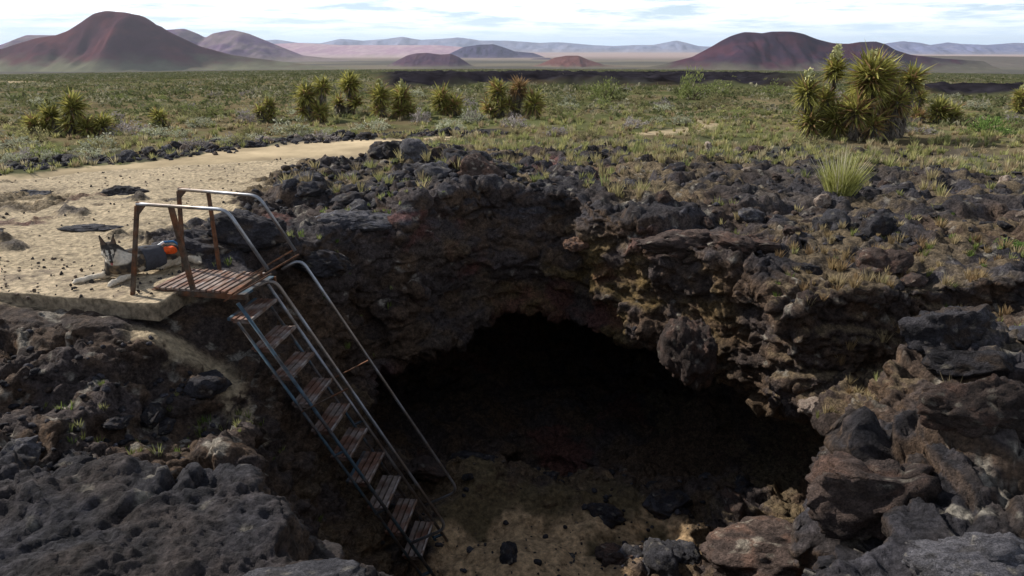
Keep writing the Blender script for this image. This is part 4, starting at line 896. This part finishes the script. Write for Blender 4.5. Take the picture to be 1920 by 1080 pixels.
yucca('yucca', 20.1, 27.9, [(0, 0, .6, .42, 0, .7, .3, .1, 130), (.4, 0, .35, .4, .1, 0, 0, .1, 90)], 'small blooming yucca at the far right edge', 511)
yucca('yucca', -15.2, 22.4, [(0, 0, .2, .36, 0, 0, 0, .1, 120)], 'tiny low yucca at the left beside the broad one', 512)
print('plants', time.time() - T0)

# ------------------------------------------------------------------ concrete slab
def slab():
    P_ = [(-7.4, 6.98), (-5.45, 6.83), (-3.50, 6.42), (-3.36, 7.35), (-4.9, 7.75), (-7.3, 7.9)]
    nx_, ny_ = 120, 24; u, v = np.meshgrid(np.linspace(0, 1, nx_), np.linspace(0, 1, ny_), indexing='ij')
    xe = np.interp(u, [0, .5, 1], [-7.4, -5.45, -3.60]); ye = np.interp(u, [0, .5, 1], [7.02, 6.83, 6.47]); xf = np.interp(u, [0, .6, 1], [-7.3, -4.9, -3.52]); yf = np.interp(u, [0, .6, 1], [7.75, 7.6, 7.25])
    X_ = xe * (1 - v) + xf * v; Y_ = ye * (1 - v) + yf * v; n_ = fbm(X_ * 3, Y_ * 3, 0 * X_, 4, 600)
    Z_ = .03 + .012 * n_
    top = np.stack([X_, Y_, Z_], -1).reshape(-1, 3); i, j = np.meshgrid(np.arange(nx_ - 1), np.arange(ny_ - 1), indexing='ij'); i = i.ravel(); j = j.ravel()
    Q1 = np.stack([i * ny_ + j, (i + 1) * ny_ + j, (i + 1) * ny_ + j + 1, i * ny_ + j + 1], 1)
    ring = [k * ny_ for k in range(nx_)] + [(nx_ - 1) * ny_ + k for k in range(1, ny_)] + [k * ny_ + ny_ - 1 for k in range(nx_ - 2, -1, -1)] + [k for k in range(ny_ - 2, 0, -1)]
    R_ = top[ring]; Vs = [top]; Qs = [Q1]; prev = np.array(ring); n0 = len(top)
    for (dz, inn) in ((-.012, -.006), (-.07, -.006), (-.13, -.004), (-.19, .0)):
        c = np.array([-5.3, 7.2]); q = R_.copy(); q[:, 2] = .03 + dz; dd = q[:, :2] - c; q[:, :2] = c + dd * (1 - inn * .3) + .005 * np.stack([fbm(q[:, 0] * 5, q[:, 1] * 5, 0 * q[:, 0] + dz * 9, 3, 605)] * 2, 1)
        cur = np.arange(len(ring)) + n0; n0 += len(ring); Vs.append(q); Qs.append(np.stack([prev, cur, np.roll(cur, -1), np.roll(prev, -1)], 1)); prev = cur
    V_ = np.concatenate(Vs); x_, y_ = V_[:, 0], V_[:, 1]
    side = V_[:, 2] < .005
    sandc = np.array([.47, .37, .24]) * (1 + .2 * fbm(x_ * 4, y_ * 6, 0 * x_, 4, 601)[:, None]); st = sst(.35, .6, fbm(x_ * 7, y_ * 9, 0 * x_, 3, 602))[:, None]; sandc = sandc * (1 - .6 * st) + .6 * st * np.array([.16, .12, .09])
    cc = np.array([.30, .24, .165]) * (1 + .3 * fbm(x_ * 3, y_ * 3, V_[:, 2] * 9, 4, 603)[:, None])
    o = npmesh('concrete_slab', V_, Qs, M_ROCK, col=np.where(side[:, None], cc, sandc), alpha=.2); tag(o, 'sand dusted concrete slab that the dog and the stair top rest on', 'slab')
slab()

# ------------------------------------------------------------------ metal stair
A0 = np.array([-2.679, 6.493, -.16]); wv = np.array([.9936, -.1127, 0]); cv = np.array([.1127, .9936, 0]); dv = np.array([.5, -.0567, -.864]); up = np.array([0, 0, 1.01]); nv = np.cross(dv, cv); nv = -nv if nv[2] < 0 else nv
W_ = .62; S_ = .366
stair = empty('metal_staircase', (-2.8, 6.8, 0)); tag(stair, 'steep rusty open metal staircase with pipe handrails going down into the pit', 'staircase')
SO = np.array([-2.8, 6.8, 0])
def sb(mb, name, m, parent=stair, smooth=False, label=None):
    o = mb.build(name, m, parent, smooth)
    if parent is stair: 
        o.data.transform(Matrix.Translation(Vector(-SO)))
    else: o.data.transform(Matrix.Translation(Vector(-SO)))
    if label: o['label'] = label
    return o
slope = lambda t, side, off=0.0: A0 + dv * t + cv * (W_ * side) + nv * off
for side in (0, 1):
    e = -.012 if side == 0 else .012
    mb = MB(); mb.tube([slope(-.22, side) + cv * e, slope(3.62, side) + cv * e], .019, 8); sb(mb, 'stringer', M_TEAL if side == 0 else M_STEEL, smooth=True)
    mb = MB(); mb.tube([slope(-.05, side, -.13) + cv * e, slope(3.55, side, -.13) + cv * e], .016, 8); sb(mb, 'lower_pipe', M_TEAL, smooth=True)
    for t in (1.72, 2.55, 3.5):
        mb = MB(); mb.bar(slope(t, side, -.14) + cv * e, slope(t, side, .01) + cv * e, .05, .012, dv); sb(mb, 'bracket', M_TEAL)
    # lower handrail: closed loop from the upper stanchion to the foot
    o_ = cv * (W_ * side + e * 2.2)
    tA, tB = .60, 3.93; h1 = lambda t: A0 + up + dv * t + o_
    nA = h1(tA); nB = h1(tB)
    mb = MB(); mb.tube(bend([slope(tA - .875 + .02, 0, .25) + o_, nA + dv * .02, nB, slope(tB - .875, 0, .02) + o_], .13, 6), .0175, 8); sb(mb, 'handrail', M_STEEL, smooth=True)
    # mid stanchion
    tm = 1.98; mb = MB(); mb.bar(slope(tm - .875, 0, -.13) + o_, h1(tm) - nv * .01, .03, .010, dv); sb(mb, 'stanchion', M_RUST)
    # flat stanchion at the stair top
    mb = MB(); mb.bar(slope(tA - .875 - .03, 0, -.10) + o_, h1(tA - .03), .05, .014, dv); mb.bar(slope(tA - .875 - .10, 0, -.10) + o_, h1(tA - .10), .02, .014, dv); sb(mb, 'stanchion', M_RUST)
for k in range(10):
    p = A0 + dv * (S_ * k); mb = MB(); tl = -.25
    for q in range(3):
        a = p - wv * (.055 + q * .072); mb.bar(a + cv * .004 + [0, 0, -.008], a + cv * (W_ - .004) + [0, 0, -.008], .056, .022)
        mb.bar(a + wv * .024 + cv * .004 + [0, 0, .006], a + wv * .024 + cv * (W_ - .004) + [0, 0, .006], .007, .010)
    mb.bar(p - wv * .20 + cv * .01 + [0, 0, -.025], p - wv * .015 + cv * .01 + [0, 0, -.025], .012, .035); mb.bar(p - wv * .20 + cv * (W_ - .01) + [0, 0, -.025], p - wv * .015 + cv * (W_ - .01) + [0, 0, -.025], .012, .035)
    tr = sb(mb, 'tread', M_TREAD)
    if k == 7: tr['label'] = 'tread with faded blue paint at its back'
    mb = MB(); mb.bar(p - wv * .008 + cv * .003 + [0, 0, -.004], p - wv * .008 + cv * (W_ - .003) + [0, 0, -.004], .020, .032)
    ed = sb(mb, 'tread_edge', M_NOSE, tr)
    if k in (0, 6):
        mb = MB(); mb.bar(p - wv * .245 + cv * .01 + [0, 0, -.006], p - wv * .245 + cv * (W_ - .01) + [0, 0, -.006], .035, .03); sb(mb, 'painted_bar', M_TEAL, tr)
# deck of channel planks
N0 = np.array([-3.84, 6.88, .055]); wd_ = np.array([.985, -.172, 0]); cd = np.array([.172, .985, 0])
for k in range(4):
    mb = MB()
    for q in range(3):
        a = N0 + wd_ * (.045 + k * .235 + q * .072); mb.bar(a, a + cd * .64, .058, .024); mb.bar(a + wd_ * .026 + [0, 0, .016], a + wd_ * .026 + cd * .64 + [0, 0, .016], .007, .010)
    pl = sb(mb, 'deck_plank', M_TREAD)
    a = N0 + wd_ * (.045 + k * .235 + .187); mb = MB(); mb.bar(a + [0, 0, .008], a + cd * .64 + [0, 0, .008], .022, .030); sb(mb, 'plank_edge', M_NOSE, pl)
for side in (0, 1):
    a = N0 + cd * (.02 + .60 * side) + [0, 0, -.045]; mb = MB(); mb.bar(a - wd_ * .02, a + wd_ * 1.08, .04, .055); sb(mb, 'deck_frame', M_RUST)
a = N0 + wd_ * 1.02 + [0, 0, -.02]; mb = MB(); mb.bar(a, a + cd * .62, .09, .02); sb(mb, 'deck_frame', M_TEAL)
mb = MB(); mb.bar(slope(-.33, 0, -.02) - cv * .03, slope(-.33, 1, -.02) + cv * .05, .05, .03); sb(mb, 'cross_bar', M_RUST)
# upper handrails with their posts
for side in (0, 1):
    o_ = cv * (W_ * side + (-.02 if side == 0 else .02)); foot = [np.array([-4.00, 6.76, .02]), np.array([-3.80, 7.52, .02])][side]; corner = [np.array([-3.79, 6.78, .99]), np.array([-3.70, 7.50, .995])][side]
    jt = A0 + up + dv * -.165 + o_; jt[2] = 1.0; end = A0 + up + dv * .52 + o_
    pts = [corner, jt, end]
    mb = MB(); mb.tube(bend(pts, .10, 6), .0185, 8); sb(mb, 'handrail', M_STEEL, smooth=True)
    mb = MB(); dcor = corner + wv * .10; mb.bar(foot, corner + [0, 0, -.02], .036, .036, wv); sb(mb, 'post', M_RUST)
    g = MB(); V_ = [corner + [0, 0, .02], corner + wv * .12 + [0, 0, .015], corner + wv * .03 + [0, 0, -.13] - wv * .05, corner - wv * .02 + [0, 0, -.13]]
    V_ = [v_ - cv * .014 for v_ in V_] + [v_ + cv * .014 for v_ in V_]; g.add(V_, [[0, 1, 2, 3], [7, 6, 5, 4], [0, 4, 5, 1], [1, 5, 6, 2], [2, 6, 7, 3], [3, 7, 4, 0]]); sb(g, 'corner_plate', M_RUST)
    f2_ = [np.array([-3.38, 6.82, .03]), np.array([-3.40, 7.55, -.05])][side]; t2 = [np.array([-3.42, 6.72, .985]), np.array([-3.36, 7.47, .985])][side]
    mb = MB(); mb.bar(f2_, t2, .034, .034 if side else .05, wv); sb(mb, 'post', M_RUST, label='stout rusty middle post' if side == 0 else None)

# ------------------------------------------------------------------ dog
def cone(x, y, z, a, b, ra, rb):
    a = np.array(a); b = np.array(b); ab = b - a; L2 = ab @ ab; t = np.clip(((x - a[0]) * ab[0] + (y - a[1]) * ab[1] + (z - a[2]) * ab[2]) / L2, 0, 1)
    return np.sqrt((x - a[0] - ab[0] * t) ** 2 + (y - a[1] - ab[1] * t) ** 2 + (z - a[2] - ab[2] * t) ** 2) - (ra + (rb - ra) * t)
def sdf_mesh(name, fn, lo, hi, h, m, parent, colfn=None, sm=1):
    n = [int((hi[k] - lo[k]) / h) + 1 for k in range(3)]; g = np.meshgrid(*[lo[k] + h * np.arange(n[k], dtype=np.float32) for k in range(3)], indexing='ij')
    P_, Q_ = surface_nets(fn(*g).astype(np.float32)); V_ = (P_ * h + np.array(lo)).astype(np.float32); V_ = smooth_v(V_, Q_, sm).astype(np.float32); N_ = vnormals(V_, Q_)
    cen = V_.mean(0)
    if np.mean(np.sum(N_ * (V_ - cen), 1)) < 0: Q_ = Q_[:, ::-1].copy(); N_ = -N_
    return npmesh(name, V_, Q_, m, parent, colfn(V_, N_) if colfn else None)
dogroot = empty('dog', (-4.40, 7.30, .03)); tag(dogroot, 'black and tan husky in a dark vest lying on the slab with head up', 'dog')
CH = np.array([.02, .0, .16]); RU = np.array([.33, .50, .13]); HD = np.array([-.03, -.08, .345]); FW = np.array([.46, -.82, -.34]); FW /= np.linalg.norm(FW)
RT = np.cross(FW, [0, 0, 1]); RT /= np.linalg.norm(RT); UP = np.cross(RT, FW)
MZ = HD + FW * .17 - UP * .02; 
EL_, ER_ = np.array([-.13, -.04, .055]), np.array([.12, -.06, .055]); PL, PR = np.array([-.36, -.17, .028]), np.array([.05, -.26, .028])
HK = np.array([.26, .30, .05]); HP = np.array([.48, .56, .028])
def dogf(x, y, z):
    k = .035; f = cone(x, y, z, CH, CH * .5 + RU * .5 + [0, 0, .01], .150, .135)
    f = smin(f, cone(x, y, z, CH * .5 + RU * .5, RU, .135, .125), .04)
    f = smin(f, cone(x, y, z, CH + [-.01, -.03, .03], HD + [.015, .06, -.05], .125, .092), .05)
    f = smin(f, cone(x, y, z, HD + FW * -.03, HD + FW * .03, .083, .070), .03)
    f = smin(f, cone(x, y, z, HD + FW * .05 - UP * .022, MZ, .048, .030), .03)
    f = smin(f, cone(x, y, z, HD + FW * .04 - UP * .05, MZ - UP * .035, .036, .018), .02)
    for s in (-1, 1):
        f = smin(f, cone(x, y, z, HD + RT * s * .045 + UP * .055 - FW * .02, HD + RT * s * .066 + UP * .175 - FW * .035, .032, .006), .015)
        f = smin(f, cone(x, y, z, HD + RT * s * .045 - UP * .03 + FW * .01, HD + RT * s * .06 - UP * .055 - FW * .01, .04, .03), .03)
    for (sh, el, pa) in ((CH + [-.07, -.03, -.02], EL_, PL), (CH + [.08, -.05, -.02], ER_, PR)):
        f = smin(f, cone(x, y, z, sh, el, .072, .048), .04); f = smin(f, cone(x, y, z, el, pa, .040, .026), .02); dd = (pa - el) / np.linalg.norm(pa - el)
        f = smin(f, cone(x, y, z, pa, pa + dd * .045, .032, .028), .012)
        sd_ = np.array([-dd[1], dd[0], 0])
        for q in (-1.5, -.5, .5, 1.5): f = smin(f, cone(x, y, z, pa + dd * .045 + sd_ * q * .014 - [0, 0, .004], pa + dd * .072 + sd_ * q * .015 - [0, 0, .010], .011, .009), .006)
    f = smin(f, cone(x, y, z, RU + [.02, -.03, .0], HK + [.03, .02, 0], .105, .060), .05)
    f = smin(f, cone(x, y, z, HK, HP + [-.08, -.10, 0], .045, .026), .03); f = smin(f, cone(x, y, z, HP + [-.08, -.10, 0], HP, .026, .026), .015)
    f = smin(f, cone(x, y, z, RU + [.02, .08, .0], [.62, .52, .05], .045, .05), .03); f = smin(f, cone(x, y, z, [.62, .52, .05], [.72, .42, .04], .05, .012), .03)
    return f + .009 * fbm(x * 26, y * 26, z * 14, 3, 700, .7)
def dogc(V_, N_):
    x, y, z = V_.T; n = fbm(x * 18, y * 18, z * 18, 3, 701); C = np.tile(np.array([[.045, .038, .032]]), (len(V_), 1)); 
    tan = sst(-.2, .5, n + .3 * (.14 - z) / .1)[:, None]; C = C * (1 - tan * .75) + tan * .75 * np.array([.20, .145, .09])
    W = np.array([.62, .55, .44]); q = V_ - HD; fx = q @ FW; rx = q @ RT; ux = q @ UP
    def put(m, c=W):
        nonlocal C; m = m[:, None]; C = C * (1 - m) + m * np.array(c)
    leg = (z < .10 + .015 * n) & ((np.hypot(x - CH[0], y - CH[1]) > .17) | (z < .05)); put(leg * .92, (.58, .50, .38)); put(((y < -.1) & (z < .075)) * .9, W)
    put((sst(.0, .03, fx) * (1 - sst(.0, .02, np.abs(ux + .045) - .05)) * sst(.012, .022, np.abs(rx) + .3 * (ux < -.06))) * .95)
    put(((fx > .01) & (ux > .012) & (ux < .050) & (np.abs(np.abs(rx) - .024) < .013)) * .95)
    put((sst(.03, .06, np.abs(rx)) * sst(.0, .02, fx) * (1 - sst(-.01, .01, ux)) * (ux > -.1) * (1 - sst(.072, .088, np.abs(rx)))) * .9)
    put(((np.abs(rx) < .013) & (fx > .03) & (ux > -.03)) * .9, (.035, .03, .028))
    put(((fx > .02) & (np.abs(np.abs(rx) - .034) < .014) & (np.abs(ux - .002) < .010)) * .9, (.03, .026, .024))
    put(((y < -.05) & (z > .1) & (z < .22) & (fx < .05)) * sst(-.2, .3, n) * .6, (.30, .25, .18))
    er = (ux > .075) & (fx > -.02); put(er * .7, (.16, .11, .08))
    return C
dm = sdf_mesh('body', dogf, (-.50, -.42, .0 - .01), (.78, .75, .56), .0095, M_FUR, dogroot, dogc, 1)
def vestf(x, y, z):
    a = CH * .66 + RU * .34; b = CH * .22 + RU * .78; ax = (b - a); L_ = np.linalg.norm(ax); ax = ax / L_
    f = np.minimum(cone(x, y, z, CH, CH * .5 + RU * .5 + [0, 0, .01], .166, .150), cone(x, y, z, CH * .5 + RU * .5, RU, .150, .140))
    t = (x - a[0]) * ax[0] + (y - a[1]) * ax[1] + (z - a[2]) * ax[2]; return np.maximum(np.maximum(np.maximum(f + .006 * fbm(x * 14, y * 14, z * 14, 2, 9), -t), t - L_), .02 - z)
sdf_mesh('vest', vestf, (-.3, -.3, -.02), (.65, .8, .4), .012, M_VEST, dogroot, None, 1)
PO = RU + np.array([.04, -.13, .08])
sdf_mesh('pouch', lambda x, y, z: np.maximum(cone(x, y, z, PO, PO + [.03, .04, -.01], .050, .046), -1) + .016 * fbm(x * 16, y * 16, z * 16, 2, 3), PO - .12, PO + .18, .01, M_ORANGE, dogroot, None, 2)
mb = MB(); mb.tube([RU + [-.10, -.10, .11], RU + [-.02, -.06, .16], RU + [.06, .0, .155], RU + [.13, .03, .08]], .014, 6); mb.build('strap', M_BLUE, dogroot)
mb = MB(); mb.tube([RU + [-.07, -.16, .13], RU + [.0, -.10, .172]], .016, 6); mb.build('buckle', M_WHITE, dogroot)
cl = MB(); NC = CH * .45 + HD * .55 + np.array([.0, .02, -.02]); axn = (HD - CH) / np.linalg.norm(HD - CH); u_ = np.cross(axn, [1, 0, 0]); u_ /= np.linalg.norm(u_); v_ = np.cross(axn, u_)
cl.tube([NC + .108 * (math.cos(t) * u_ + math.sin(t) * v_) for t in np.linspace(0, 2 * PI, 25)], .009, 6, False); co_ = cl.build('collar', M_VEST, dogroot)
mb = MB(); mb.tube([NC + RT * -.0 + np.array([.098, -.06, -.0]), NC + np.array([.100, -.062, -.022])], .013, 8); mb.build('tag', M_WHITE, co_)
def ball(name, c, r, m, sc=(1, 1, 1)):
    o = npmesh(name, ICO2[0] * r * np.array(sc) + np.array(c), ICO2[1], m, dogroot); return o
ball('nose', MZ + FW * .026 + UP * .008, .016, M_BLACK, (1.2, .9, .9))
for s in (-1, 1): ball('eye', HD + FW * .062 + RT * s * .034 + UP * .004, .0105, M_BLACK)
mb = MB(); mb.tube([MZ - UP * .022 + FW * .012, MZ - UP * .045 + FW * .01, MZ - UP * .062], [.011, .012, .008], 6); mb.build('tongue', mat('dog_tongue', (.35, .12, .12), rough=.6, nscale=20, namp=.1), dogroot)
print('done', time.time() - T0)
